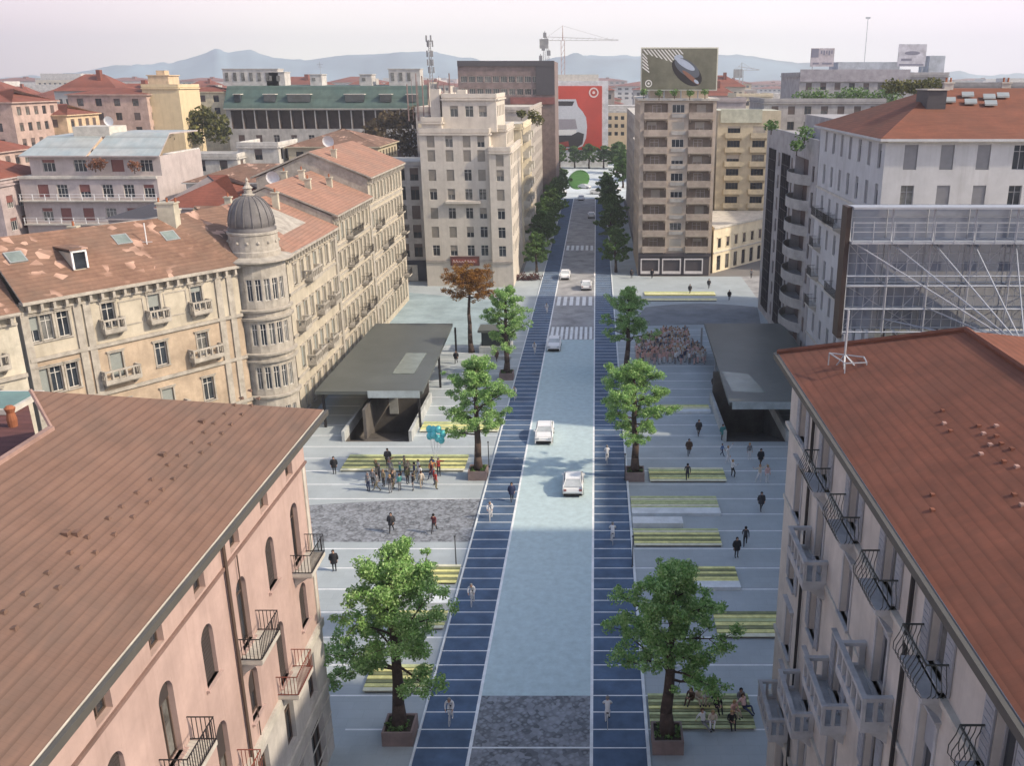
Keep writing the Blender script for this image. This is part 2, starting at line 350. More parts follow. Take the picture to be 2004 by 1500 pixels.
class Bld:
    """a building: wall mesh, roof parts, and one object per window and balcony"""
    def __init__(s, name, label, category, loc, wall, group=None, fm=WFR, sm=None, tm=None, depth=0.25):
        s.root = thing(name, label, category, (loc[0], loc[1], 0), group=group); s.loc = loc; s.b = MB(); s.mats = wall if isinstance(wall, list) else [wall]
        s.fm, s.sm, s.tm, s.depth = fm, sm or fm, tm or s.mats[0], depth; s.rnd = random.Random(label); s.npane = 0; s.nb = 0
    def place(s, name, me, P, Q, x, z, k=0.0):
        P = Vector((P[0], P[1])); Q = Vector((Q[0], Q[1])); d = (Q - P).normalized(); nn = Vector((d.y, -d.x)); q = P + d * x + nn * k
        return link(name, me, s.root, (q.x - s.loc[0], q.y - s.loc[1], z), atan2(d.y, d.x))
    def wins(s, P, Q, xs, z, w, h, style='x', depth=None, arch=False, trim=True, bal=None, shut=(0.2, 0.2, 0.1), pane=True):
        """returns openings; makes windows at distances xs along the wall"""
        depth = depth or s.depth; ops = []
        for x in xs:
            st = style
            if style == 'mix':
                r = s.rnd.random(); st = 'shut' if r < shut[0] else 'half' if r < shut[0] + shut[1] else 'low' if r < sum(shut) else 'x'
            fr, gl = window_meshes(w, h, st, depth, s.fm, s.sm, s.tm, arch, trim)
            o = s.place('window', fr, P, Q, x, z)
            if pane: link('pane', gl[1 if s.rnd.random() < .3 else 0], o)
            ops.append((x - w / 2, x + w / 2, z, z + h, depth)); s.nb += 1
        return ops
    def bal(s, P, Q, x, z, w, dep, kind, sm=None, rm=None, hh=1.0):
        return s.place('balcony', balcony_mesh(w, dep, kind, sm or s.tm, rm or IRON, hh), P, Q, x, z)
    def done(s, name='wall'): return s.b.build(name, s.mats, s.root)
    def roof(s, faces, m, name='roof', soffit=True, th=0.22):
        """roof faces (lists of world points, counter-clockwise from above) given thickness"""
        b = MB()
        for f in faces:
            b.poly(f, 0); g = [(p[0], p[1], p[2] - th) for p in f]; b.poly(g[::-1], 1)
            n = len(f)
            for i in range(n): b.quad(g[i], g[(i + 1) % n], f[(i + 1) % n], f[i], 1)
        return b.build(name, [m, s.tm], s.root)
def hip(x0, x1, y0, y1, z, h, axis='y', ov=0.6, inset=None):
    """four faces of a hipped roof over a rectangle"""
    x0 -= ov; x1 += ov; y0 -= ov; y1 += ov
    if axis == 'y':
        k = (x1 - x0) / 2 if inset is None else inset; xm = (x0 + x1) / 2; A = (xm, y0 + k, z + h); B = (xm, y1 - k, z + h)
        return [[(x0, y0, z), (x1, y0, z), A], [(x1, y0, z), (x1, y1, z), B, A], [(x1, y1, z), (x0, y1, z), B], [(x0, y1, z), (x0, y0, z), A, B]]
    k = (y1 - y0) / 2 if inset is None else inset; ym = (y0 + y1) / 2; A = (x0 + k, ym, z + h); B = (x1 - k, ym, z + h)
    return [[(x0, y0, z), (x1, y0, z), B, A], [(x1, y0, z), (x1, y1, z), B], [(x1, y1, z), (x0, y1, z), A, B], [(x0, y1, z), (x0, y0, z), A]]
def seq(a, b, step):
    n = max(1, int(round((b - a) / step))); return [a + (b - a) * (i + .5) / n for i in range(n)]
# ------------------------------------------------------------------ the ground, the street and the hills
PLAZA = mat('plaza_paving', (0.375, 0.42, 0.435), 0.85, var=0.12, scale=0.25, kind='pave', p=(1.5, 0.76), bump=0.1)
LANE = mat('blue_asphalt', (0.085, 0.135, 0.215), 0.85, var=0.2, scale=0.5, bump=0.15)
CARR = mat('pale_carriageway', (0.46, 0.57, 0.585), 0.85, var=0.08, scale=1.6, bump=0.1)
ASPH = mat('asphalt', (0.34, 0.34, 0.34), 0.9, var=0.25, scale=0.4, bump=0.2)
COB = mat('dark_cobbles', (0.22, 0.235, 0.255), 0.85, var=0.1, scale=0.8, kind='cobble', bump=0.5)
LINE = mat('white_road_marking', (0.78, 0.80, 0.80), 0.7, var=0.1, scale=1.2)
EARTH = mat('city_ground', (0.20, 0.19, 0.18), 0.95, var=0.25, scale=0.02)
KERB = mat('white_kerb_stone', (0.66, 0.70, 0.71), 0.8, var=0.1, scale=1.0)
GRASS = mat('clipped_grass', (0.06, 0.17, 0.03), 0.95, var=0.3, scale=0.5, bump=0.5)
HOLES = [(-25.5, -19.0, 87.8, 100.0), (13.2, 19.2, 87.8, 100.0)]
def sheet(x0, x1, y0, y1, z, holes):
    holes = [h for h in holes if h[0] >= x0 and h[1] <= x1]; b = MB(); ys = sorted({y0, y1} | {h[2] for h in holes} | {h[3] for h in holes}); ys = [y for y in ys if y0 <= y <= y1]
    for i in range(len(ys) - 1):
        ya, yb = ys[i], ys[i + 1]; ym = (ya + yb) / 2; x = x0
        for h in sorted(h for h in holes if h[2] < ym < h[3]) + [(x1, x1)]:
            if h[0] > x: b.quad((x, ya, z), (h[0], ya, z), (h[0], yb, z), (x, yb, z))
            x = h[1]
    return b
sheet(-4200, 4200, -200, 4350, -0.012, HOLES).build('ground', EARTH, kind='structure')
sheet(-34, -10.02, -10, 171, 0.0, HOLES).build('plaza', PLAZA, kind='structure')
b = sheet(2.94, 27, -10, 171, 0.0, HOLES); b.quad((2.94, 171, 0), (8.2, 171, 0), (8.2, 300, 0), (2.94, 300, 0)); b.build('plaza', PLAZA, kind='structure')
b = MB(); b.quad((-14, 171, .0), (-10.02, 171, .0), (-10.02, 300, .0), (-14, 300, .0)); b.build('pavement', PLAZA, kind='structure')
b = MB(); b.quad((27, 130, .0), (150, 170, .0), (150, 185, .0), (27, 171, .0)); b.quad((-120, 150, .0), (-34, 140, .0), (-34, 160, .0), (-120, 170, .0)); b.build('side_street', ASPH, kind='structure')
XL0, XL1, XR0, XR1 = -9.9, -6.93, -0.27, 2.75
def strip(name, x0, x1, y0, y1, m, z=0.004): b = MB(); b.quad((x0, y0, z), (x1, y0, z), (x1, y1, z), (x0, y1, z)); return b.build(name, m, kind='structure')
strip('road', XL1, XR0, 46.9, 126.7, CARR)
strip('road', XL1, XR0, -10, 46.9, COB)
strip('road', XL1, XR0, 126.7, 290, ASPH)
strip('cycle_lane', XL0, XL1, -10, 290, LANE); strip('cycle_lane', XR0, XR1, -10, 290, LANE)
b = MB()
for x in (XL1, XR0): b.box(x - .09, x + .09, -10, 290, 0.0, 0.012)
b.build('road_edge_line', LINE, kind='structure')
b = MB(); b.box(XL0 - .12, XL0, -10, 290, 0, .12); b.build('kerb', KERB, kind='structure')
b = MB(); b.box(XR1, XR1 + .18, -10, 290, 0, .12); b.build('kerb', KERB, kind='structure')
b = MB(); y = 43.87 - 1.522 * 26; k = 0
while y < 175:
    for x0, x1 in ((XL0, XL1 - .09), (XR0 + .09, XR1)): b.quad((x0, y - .045, .009), (x1, y - .045, .009), (x1, y + .045, .009), (x0, y + .045, .009))
    k += 1; y += 1.522
b.build('cycle_lane_marking', LINE, kind='structure')
b = MB(); y = 43.87 - 1.522 * 26
while y < 133:
    for x0, x1 in ((-31 if y > 44 else -14.2, XL0 - .12), (XR1 + .18, 9.0 if y < 41.5 else 26)):
        segs = [(x0, x1)]
        for h in HOLES:
            if h[2] - .2 < y < h[3]: segs = [s for a, c in segs for s in ((a, min(c, h[0])), (max(a, h[1]), c)) if s[1] > s[0]]
        for a, c in segs: b.quad((a, y - .065, .005), (c, y - .065, .005), (c, y + .065, .005), (a, y + .065, .005))
    y += 3.044
b.quad((XL1 + .09, 42.3, .009), (XR0 - .09, 42.3, .009), (XR0 - .09, 42.42, .009), (XL1 + .09, 42.42, .009))
b.build('paving_line', LINE, kind='structure')
for y0, y1, n in ((126.9, 133.8, 9), (147.6, 154.0, 6), (198.9, 205.0, 6)):      # zebra crossings
    b = MB(); W = (XR0 - XL1 - .4) / n
    for i in range(n): x = XL1 + .2 + W * i; b.quad((x + W * .22, y0, .010), (x + W * .78, y0, .010), (x + W * .78, y1, .010), (x + W * .22, y1, .010))
    b.build('zebra_crossing', LINE, kind='structure')
b = MB(); N_ = 28            # lens-shaped cobbled patch on the left plaza
pts = [(-29 + 19.0 * i / N_, 66.3) for i in range(N_ + 1)] + [(-10.03 - 19.0 * i / N_, 74.3 - 2.2 * (i / N_) ** 2) for i in range(N_ + 1)]
b.poly([(x, y, .007) for x, y in pts]); b.build('cobbled_patch', COB, kind='structure')
b = MB(); pts = [(4.5 + 20 * i / 20, 133.5 + 1.6 * sin(pi * i / 20)) for i in range(21)] + [(26 - 18 * i / 20, 146.5 + 2.5 * sin(pi * i / 20)) for i in range(21)]
b.poly([(x, y, .007) for x, y in pts]); b.build('side_street', mat('grey_street_surface', (0.22, 0.235, 0.25), .9, var=.15, scale=.3), kind='structure')
b = MB(); b.poly([(-34, 124, .006), (-14, 124, .006), (-14, 150, .006), (-34, 158, .006)]); b.build('side_street', mat('bluish_street_surface', (0.30, 0.38, 0.40), .9, var=.15, scale=.3), kind='structure')
b = MB(); b.poly([(-15 + 25 * (0.5 + .5 * cos(a)), 345 + 55 * sin(a), .004) for a in [2 * pi * i / 40 for i in range(40)]]); b.quad((-16, 289, .003), (9, 289, .003), (14, 420, .003), (-20, 420, .003))
b.build('roundabout', mat('pale_concrete', (0.55, 0.60, 0.61), .9, var=.12, scale=.1), kind='structure')
b = MB(); b.lathe([(0.01, .55), (2.6, .5), (3.6, .3), (3.9, 0)], 0, 0, 24)
o = b.build('traffic_island', GRASS, o=(0, 0, 0), label='green oval grass mound in the middle of the far white roundabout', category='island'); o.location = (-6.4, 350, 0); o.scale = (1, 9, 1)
# mountains on the horizon: a broad ridge 5-6 km away
HM = mat('haze_tinted_rock', (0.25, 0.36, 0.42), 1.0, var=0.25, scale=0.002)  # pale blue of distant haze is mixed into the rock colour
prof = [(-900, 150), (-500, 158), (0, 157), (90, 152), (150, 143), (200, 133), (230, 127), (300, 131), (340, 124), (380, 113), (410, 104), (432, 94), (450, 104), (475, 100), (497, 97), (515, 106), (540, 113), (600, 119), (640, 113), (680, 108), (730, 107), (790, 103), (830, 101), (870, 106), (920, 116), (970, 128), (1030, 126), (1090, 112), (1130, 108), (1200, 112), (1260, 110), (1340, 106), (1400, 107), (1480, 113), (1560, 124), (1650, 130), (1800, 143), (1950, 148), (2150, 152), (2700, 156)]
def prof_at(u):
    for i in range(len(prof) - 1):
        if prof[i][0] <= u <= prof[i + 1][0]:
            t = (u - prof[i][0]) / (prof[i + 1][0] - prof[i][0]); return prof[i][1] + t * (prof[i + 1][1] - prof[i][1])
    return 155
R = random.Random(3); b = MB(); NU, NV = 420, 10; D0 = 3300.0
us = [-900 + 3600 * i / NU for i in range(NU + 1)]; jit = [R.uniform(-.4, .4) for _ in us]
for j in range(NV + 1):
    t = j / NV; yy = D0 + 900 * t
    prof_k = sin(pi * min(1, t * 0.5 / 0.6)) if t < .6 else cos((t - .6) / .4 * pi / 2)
    for i, u in enumerate(us):
        peak = (CH + max(0, (155 - prof_at(u)) / 60.0 * 99) * (D0 + 540) / 3300 + jit[i] * 1.3)
        x = (u - PX) / F * yy * 0.951
        b.v.append((x, yy, max(-1, peak * (prof_k if t < .98 else 0) + (noise.noise((x / 160, yy / 160, 0)) * 26 + noise.noise((x / 50, yy / 50, 3)) * 9 if 0 < j < NV and j != 6 else 0))))
for j in range(NV):
    for i in range(NU): k = j * (NU + 1) + i; b.f.append((k, k + 1, k + NU + 2, k + NU + 1)); b.m.append(0)
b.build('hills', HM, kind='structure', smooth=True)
# ------------------------------------------------------------------ near left: pink building
TRIM = mat('pale_stone_trim', (0.52, 0.49, 0.43), .85, var=.15, scale=1)
PINK = mat('pink_stucco', (0.455, 0.33, 0.29), .9, var=.1, scale=.5, kind='stucco', bump=.08)
CREAMST = mat('pale_ground_floor_stone', (0.5, 0.47, 0.43), .9, var=.12, scale=.7, kind='stucco')
TILEP = mat('brown_clay_tiles', (0.17, 0.10, 0.072), .9, kind='tile', var=.16, scale=.5, bump=.3, col2=(0.18, 0.11, 0.085), p=(0.33, 0.25))
FASC = flat('dark_gutter', (0.09, 0.085, 0.075), .6)
B1 = Bld('apartment_building', 'pink stucco apartment building with brown tiled roof and arched windows, nearest on the left', 'building', (-14.4, 42.4), [PINK, CREAMST, TRIM, mat('dark_string_course', (.2, .13, .11))], fm=DFR, sm=flat('dark_brown_shutter', (.055, .045, .042)), tm=TRIM, depth=.3)
Pn, Qn = (-14.4, 4.0), (-14.4, 42.4)
ys = [40.1 - 3.45 * i for i in range(10)]; xs = [y - 4.0 for y in ys]
ops = B1.wins(Pn, Qn, xs, 17.2, .95, 1.6, 'x', trim=False)
tall = [0, 2, 4, 6, 8]
B1.tm = PINK
ops += B1.wins(Pn, Qn, [xs[i] for i in tall], 12.75, 1.05, 3.1, 'mix', arch=True, trim=True, shut=(.4, .2, .2))
ops += B1.wins(Pn, Qn, [xs[i] for i in range(10) if i not in tall], 13.5, 1.05, 2.35, 'mix', arch=True, shut=(.5, .2, .2))
ops += B1.wins(Pn, Qn, [xs[i] for i in (1, 3, 5, 7, 9)], 8.5, 1.05, 3.05, 'mix', arch=True, shut=(.4, .3, .2))
ops += B1.wins(Pn, Qn, [xs[i] for i in (0, 2, 4, 6, 8)], 9.3, 1.05, 2.25, 'mix', arch=True, shut=(.4, .3, .2))
B1.tm = TRIM
gf = B1.wins(Pn, Qn, xs, 4.9, 1.2, 2.4, 'mix', trim=False)
gf += B1.wins(Pn, Qn, [x for x in xs], 0.1, 2.1, 3.4, 'x', trim=False, depth=.4)
B1.b.wall(Pn, Qn, 7.9, 19.6, ops, .3, 0); B1.b.wall(Pn, Qn, 0, 7.9, gf, .3, 1)
# chamfered far corner and far side
Qc, Qd, Qe = (-15.4, 41.6), (-21.2, 35.2), (-21.2, 4.0)
B1.b.wall(Qn, Qc, 7.9, 19.6, [], .3, 0); B1.b.wall(Qn, Qc, 0, 7.9, [], .3, 1)
B1.b.wall(Qc, Qd, 0, 19.6, [], .3, 0); B1.b.wall(Qd, Qe, 0, 19.6, [], .3, 0)
B1.b.obox(Pn, Qn, 0.003, .14, 7.8, 8.25, 2); B1.b.obox(Pn, Qn, .003, .1, 4.2, 4.5, 2); B1.b.obox(Pn, Qn, .003, .1, 16.98, 17.1, 3); B1.b.obox(Pn, Qn, .003, .08, 19.2, 19.45, 2)
for y in (42.0,): B1.b.obox((-14.4, y - .22), (-14.4, y + .1), .003, .07, 8.25, 17.0, 2)
for i in (0, 1, 2): B1.b.obox((-14.4, 4), Qn, .003, .05, 1.2 + i * 1.1, 1.25 + i * 1.1, 2)
B1.done()
zr = 19.85
e0, e1 = (-13.15, 3.0, zr), (-13.15, 42.2, zr)
rc, rc2 = (-19.75, 31.5, 22.95), (-19.75, 3.0, 22.95)
eB = tuple(on_plane(60, 765, e0, e1, rc))
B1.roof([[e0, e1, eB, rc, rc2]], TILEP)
b = MB(); b.box(-13.1, -12.96, 3.0, 42.3, zr - .3, zr - .04); b.build('gutter', FASC, B1.root)
b = MB(); b.box(-14.38, -13.3, 3.2, 42.0, zr - .34, zr - .24); b.build('soffit', TRIM, B1.root)
b = MB(); b.box(-19.85, -19.63, 3.0, 31.5, 22.9, 23.05); b.tube((-19.75, 31.5, 22.98), eB, .08, n=6); b.build('ridge_tiles', RIDGE, B1.root)
b = MB(); b.path([(-14.28, 31.86, 19.5), (-14.28, 31.86, 8.4), (-14.28, 31.86, 3.0)], .075, 6); b.build('downpipe', DFR, B1.root)
b = MB(); b.path([(-14.3, 33.0, 17.0), (-14.3, 33.0, 8.4)], .03, 4); b.build('downpipe', DFR, B1.root)
for i in (0, 2, 4, 6): B1.bal(Pn, Qn, xs[i], 12.7, 2.2, .95, 'iron', TRIM, IRON)
for i in (1, 3, 5, 7): B1.bal(Pn, Qn, xs[i], 8.45, 2.2, .95, 'iron', TRIM, mat('rusty_red_railing', (.22, .07, .05), .8))
b = MB(); R = random.Random(5)      # rows of raised vent tiles
for i in range(22):
    for xx in (-15.6, -16.1):
        y = 17 + i * 1.12 + R.uniform(-.15, .15) + (0.5 if xx < -16 else 0); z = zr + (-13.15 - xx) * (22.95 - zr) / 6.6
        b.add([(xx - .1, y - .09, z + .03), (xx + .1, y - .09, z - .05), (xx + .1, y + .09, z - .05), (xx - .1, y + .09, z + .03), (xx + .08, y - .06, z + .08), (xx + .08, y + .06, z + .08)], [(0, 1, 4), (2, 3, 5), (1, 2, 5, 4), (0, 4, 5, 3)]); b.build('vent_tile', TILEP, B1.root); b = MB()
for u, v in ((395, 827), (318, 892), (130, 1047), (150, 1047)):
    q = on_plane(u, v, e0, e1, rc); zz = q.z
    b = MB(); b.box(q.x - .1, q.x + .1, q.y - .12, q.y + .12, zz - .1, zz + .12); b.build('vent_tile', TILEP, B1.root)
# the lower roof beyond the ridge with a skylight and a clay chimney pot
B1b = Bld('annexe', "dark maroon low roof with green skylight and clay pot, behind the brown roof ridge", 'building', (-30, 30), mat('grey_stucco', (.4, .38, .36), kind='stucco'), tm=TRIM)
MAR = mat('maroon_clay_tiles', (0.13, 0.055, 0.05), .9, kind='tile', var=.2, scale=.5, bump=.8, p=(.5, .4))
B1b.b.prism([(-35.5, 21.5), (-21.4, 21.5), (-21.4, 32), (-26.6, 39.9), (-35.5, 39.9)], 0, 21.15); B1b.done()
B1b.roof([[(-36, 21, 21.4), (-20.4, 21, 21.4), (-20.4, 31.6, 21.4), (-26.2, 40.4, 21.4), (-36, 40.4, 21.4)]], MAR)
q = gz(22, 795, 21.4); b = MB(); b.box(q.x - 1.6, q.x + .7, q.y - 1.2, q.y + 1.4, 21.42, 21.65, 0); b.quad((q.x - 1.45, q.y - 1.05, 21.66), (q.x + .55, q.y - 1.05, 21.66), (q.x + .55, q.y + 1.25, 21.66), (q.x - 1.45, q.y + 1.25, 21.66), 1)
b.build('skylight', [TRIM, mat('green_glass', (.10, .20, .15), .2)], B1b.root)
b = MB(); b.lathe([(.17, 21.4), (.2, 21.7), (.15, 22.0), (.22, 22.2), (.12, 22.3), (.01, 22.3)], gz(26, 835, 21.4).x, gz(26, 835, 21.4).y, 12); b.build('chimney_pot', TERRA, B1b.root)
# ------------------------------------------------------------------ near right: cream building
CRM = mat('cream_stucco', (0.53, 0.49, 0.44), .9, var=.1, scale=.5, kind='stucco', bump=.08)
TILER = mat('red_clay_tiles', (0.20, 0.072, 0.042), .9, kind='tile', var=.28, scale=.4, bump=.35, col2=(0.15, 0.065, 0.042), p=(0.36, 0.26))
STN = mat('grey_balcony_stone', (0.42, 0.42, 0.42), .9, var=.15, scale=1, kind='stucco')
B2 = Bld('apartment_building', 'cream stucco building with red tiled roof and stacked stone balconies, nearest on the right', 'building', (9.1, 41.0), [CRM, STN, TRIM], fm=flat('frame_grey', (.33, .33, .34)), sm=flat('grey_shutter', (.30, .31, .33)), tm=STN, depth=.3)
Pn, Qn = (9.1, 41.0), (9.1, 2.0)
ys = [38.2 - 4.22 * i for i in range(8)]; xs = [41.0 - y for y in ys]; ops = []
lv = [(19.8, 2.5), (16.1, 2.55), (12.6, 2.4), (9.0, 2.4), (5.4, 2.4)]
for k, (z, h) in enumerate(lv):
    B2.tm = STN; ops += B2.wins(Pn, Qn, xs, z, 1.15, h, 'open' if k in (0, 2) else 'mix', shut=(.2, .3, .2))
ops += B2.wins(Pn, Qn, xs, .1, 1.9, 3.6, 'x', trim=False, depth=.4)
B2.b.wall(Pn, Qn, 0, 23.2, ops, .3, 0)
B2.b.wall((27, 41.0), Pn, 0, 23.2, [], .3, 0); B2.b.wall((9.1, 2.0), (27, 2.0), 0, 23.2, [], .3, 0); B2.b.wall((27, 2.0), (27, 41.0), 0, 23.2, [], .3, 0)
for z0, z1, o in ((19.55, 19.72, .2), (15.8, 16.0, .08), (8.55, 8.75, .12), (4.5, 4.8, .15)): B2.b.obox(Pn, Qn, .003, o, z0, z1, 2)
B2.b.obox(Pn, Qn, .003, .1, 22.7, 22.95, 2); B2.done()
b = MB(); b.box(31, 52, 26, 59, 0, 31.0); b.build('added_shade_block', CRM, B2.root)  # unseen block added beyond the frame to keep sun streaks off the street
zr = 22.95; rc = gz(1890, 648, 25.3); xr = rc.x
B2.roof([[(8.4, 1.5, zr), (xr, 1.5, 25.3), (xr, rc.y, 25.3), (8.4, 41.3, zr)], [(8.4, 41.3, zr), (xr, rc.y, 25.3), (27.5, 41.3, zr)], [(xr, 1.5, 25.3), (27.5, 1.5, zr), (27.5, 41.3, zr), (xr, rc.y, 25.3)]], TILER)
b = MB(); b.box(8.24, 8.38, 1.5, 41.5, zr - .28, zr - .03); b.build('gutter', FASC, B2.root)
b = MB(); b.tube((8.4, 41.3, zr + .05), (xr, rc.y, 25.36), .13, n=6); b.tube((xr, rc.y, 25.36), (xr, 2, 25.36), .13, n=6); b.build('ridge_tiles', TILER, B2.root)
for y in (36.0, 23.3): b = MB(); b.path([(8.98, y, 22.6), (8.98, y, 4)], .07, 6); b.build('downpipe', IRON, B2.root)
for i in range(1, 7): B2.bal(Pn, Qn, xs[i], 19.72, 1.9, .65, 'belly', STN, mat('dark_green_ironwork', (.05, .055, .05), .6, var=.1))
for i, k in ((1, 1), (3, 1), (2, 2), (1, 3), (4, 2), (5, 1), (3, 3), (2, 4), (0, 4)):
    B2.bal(Pn, Qn, xs[i], lv[k][0] - .15, 3.1, .95, 'stone', STN, IRON, 1.05)
b = MB(); R = random.Random(9)       # snow-guard tiles and odd pale patched tiles on the slope
for u, v in ((1845, 805), (1848, 830), (1860, 845), (1915, 835), (1950, 855), (1960, 870), (1938, 872), (1965, 905), (1980, 880), (1920, 890), (1985, 970), (2000, 990), (1825, 970), (1825, 1000), (1925, 850), (1990, 915), (1950, 835)):
    q = on_plane(u, v, (8.4, 1.5, zr), (8.4, 41.3, zr), (xr, 1.5, 25.3)); zz = q.z
    b = MB(); b.box(q.x - .06, q.x + .06, q.y - .08, q.y + .08, zz - .05, zz + .06, R.choice((0, 0, 1))); b.build('vent_tile', [TILER, mat('dusty_pink_tile', (.36, .22, .18))], B2.root)
# ------------------------------------------------------------------ corner palazzo with the dome
PAL = mat('ochre_palazzo_stucco', (0.47, 0.42, 0.33), .9, var=.12, scale=.6, kind='stucco', bump=.1)
PALS = mat('carved_stone', (0.40, 0.365, 0.31), .9, var=.2, scale=1.2, kind='stucco', bump=.2)
TILEO = mat('weathered_orange_tiles', (0.215, 0.125, 0.085), .9, kind='tile', var=.35, scale=.5, bump=.4, col2=(0.17, 0.09, 0.065), p=(.45, .35))
TILEK = mat('salmon_clay_tiles', (0.33, 0.18, 0.125), .9, kind='tile', var=.2, scale=.4, bump=.4, p=(.45, .35))
B3 = Bld('palazzo', 'ornate ochre corner palazzo with ribbed grey dome over its round bay, middle left', 'building', (-33.4, 90.6), [PAL, PALS, mat('tan_stucco', (0.44, 0.345, 0.25), .9, kind='stucco')], fm=WFR, sm=flat('greygreen_shutter', (.26, .28, .26)), tm=PALS, depth=.3)
A, Bc = (-45.72, 71.84), (-34.3, 87.6)
L = hypot(Bc[0] - A[0], Bc[1] - A[1]); ops = []
tx = [L - t for t in (4.4, 8.5, 12.6)]; trip = [L - t for t in (16.35, 17.65, 18.75)]
rows = [(14.75, 2.15), (10.3, 2.2), (5.8, 2.3), (1.2, 2.6)]
for k, (z, h) in enumerate(rows):
    ops += B3.wins(A, Bc, tx, z, 1.1, h, 'mix', shut=(.1, .2, .2)); ops += B3.wins(A, Bc, trip, z, .95, h, 'mix', shut=(.1, .1, .2))
B3.b.wall(A, Bc, 0, 13.2, [o for o in ops if o[2] < 13], .3, 2); B3.b.wall(A, Bc, 13.2, 18.0, [o for o in ops if o[2] > 13], .3, 0)
def cornice(b, P, Q, zt, m=1, br=.95):
    b.obox(P, Q, .003, .75, zt - .22, zt, m); b.obox(P, Q, .003, .18, zt - 1.0, zt - .82, m)
    n = int(hypot(Q[0] - P[0], Q[1] - P[1]) / br); d = Vector((Q[0] - P[0], Q[1] - P[1])).normalized(); st = hypot(Q[0] - P[0], Q[1] - P[1]) / n
    for i in range(n): a = Vector(P) + d * (st * (i + .38)); c = a + d * .22; b.obox(a, c, .005, .62, zt - .8, zt - .22, m)
cornice(B3.b, A, Bc, 18.2)
for z in (13.2, 9.0, 4.6): B3.b.obox(A, Bc, .003, .22, z, z + .3, 1)
d = Vector((Bc[0] - A[0], Bc[1] - A[1])).normalized()
for x in (L - 1.0, L - 2.2, L - 14.4, L - 15.2, L - 19.3):
    a = Vector(A) + d * (x - .3); c = Vector(A) + d * (x + .3); B3.b.obox(a, c, .003, .16, 0, 17.2, 1)
for x in (L - 6.5, L - 10.6):
    a = Vector(A) + d * (x - 1.1); c = Vector(A) + d * (x + 1.1)
    for (p, q) in ((14.6, 14.7), (16.7, 16.8)): B3.b.obox(a, c, .003, .06, p, q, 1)
    B3.b.obox(a, a + d * .1, .003, .06, 14.7, 16.7, 1); B3.b.obox(c - d * .1, c, .003, .06, 14.7, 16.7, 1)
for x in tx: B3.bal(A, Bc, x, 14.6, 1.9, .85, 'stone', PALS); 
for x, k in ((tx[0], 1), (tx[2], 1), (tx[1], 2)): B3.bal(A, Bc, x, rows[k][0] - .1, 3.2, .9, 'stone', PALS)
# street front, three lengths stepping up
E0, E1, E2, E3 = (-31.2, 92.6), (-31.2, 110.4), (-31.2, 128.8), (-31.2, 151.7)
S1 = seq(1.2, 17.8, 2.35)
def front(P, Q, zt, rws, xs, bm, bals, kinds):
    ops = []
    for z, h in rws: ops += B3.wins(P, Q, xs, z, 1.1, h, 'mix', shut=(.25, .2, .2))
    B3.b.wall(P, Q, 0, zt, ops, .3, bm); cornice(B3.b, P, Q, zt + .15)
    for z, h in rws[:-1]: B3.b.obox(P, Q, .003, .15, z - .75, z - .5, 1)
    for x, r, wd in bals: B3.bal(P, Q, xs[x], rws[r][0] - .12, wd, .95, kinds, PALS)
front(E0, E1, 18.2, rows, S1, 0, [(0, 1, 2.2), (1, 2, 2.2), (2, 0, 3.8), (3, 1, 2.2), (4, 2, 2.4), (5, 1, 2.2), (2, 2, 2.2)], 'stone')
rows2 = [(16.4, 2.0), (12.9, 2.1), (9.3, 2.1), (5.6, 2.2), (1.2, 2.8)]
front(E1, E2, 19.6, rows2, seq(.8, 17.6, 2.1), 0, [(2, 1, 2.2), (3, 0, 5.5), (5, 2, 2.2), (6, 1, 2.2), (1, 3, 2.2), (4, 3, 2.2), (6, 3, 2.2)], 'iron')
rows3 = [(18.9, 2.2), (15.3, 2.1), (11.8, 2.1), (8.3, 2.1), (4.8, 2.1), (1.0, 2.6)]
front(E2, E3, 22.2, rows3, seq(.8, 22.1, 2.13), 0, [(1, 1, 2.2), (3, 2, 4), (8, 1, 2.2), (7, 3, 4), (5, 4, 2.2), (9, 2, 2.2), (9, 4, 2.2)], 'iron')
for q, zt in ((E1, 18.2), (E2, 19.6)): B3.b.obox((-31.2, q[1] - .4), (-31.2, q[1] + .4), .003, .2, 0, zt - 1, 1)
B3.b.wall(E3, (-46.3, 151.7), 0, 22.2, [], .3, 0); B3.b.wall((-46.3, 151.7), (-46.3, 100), 0, 18, [], .3, 0); B3.b.wall((-46.3, 100), (-58, 84), 0, 18, [], .3, 0); B3.b.wall((-58, 84), A, 0, 18, [], .3, 0)
# gable wall of the tallest length (it looks over the lower roofs)
B3.b.poly([(-31.2, 128.83, 19.4), (-31.2, 128.83, 22.2), (-38.75, 128.83, 25.5), (-46.3, 128.83, 22.2), (-46.3, 128.83, 18)][::-1], 1)
B3.b.poly([(-31.2, 110.43, 18.2), (-31.2, 110.43, 19.6), (-38.75, 110.43, 22.9), (-46.3, 110.43, 19.6), (-46.3, 110.43, 17)][::-1], 1)
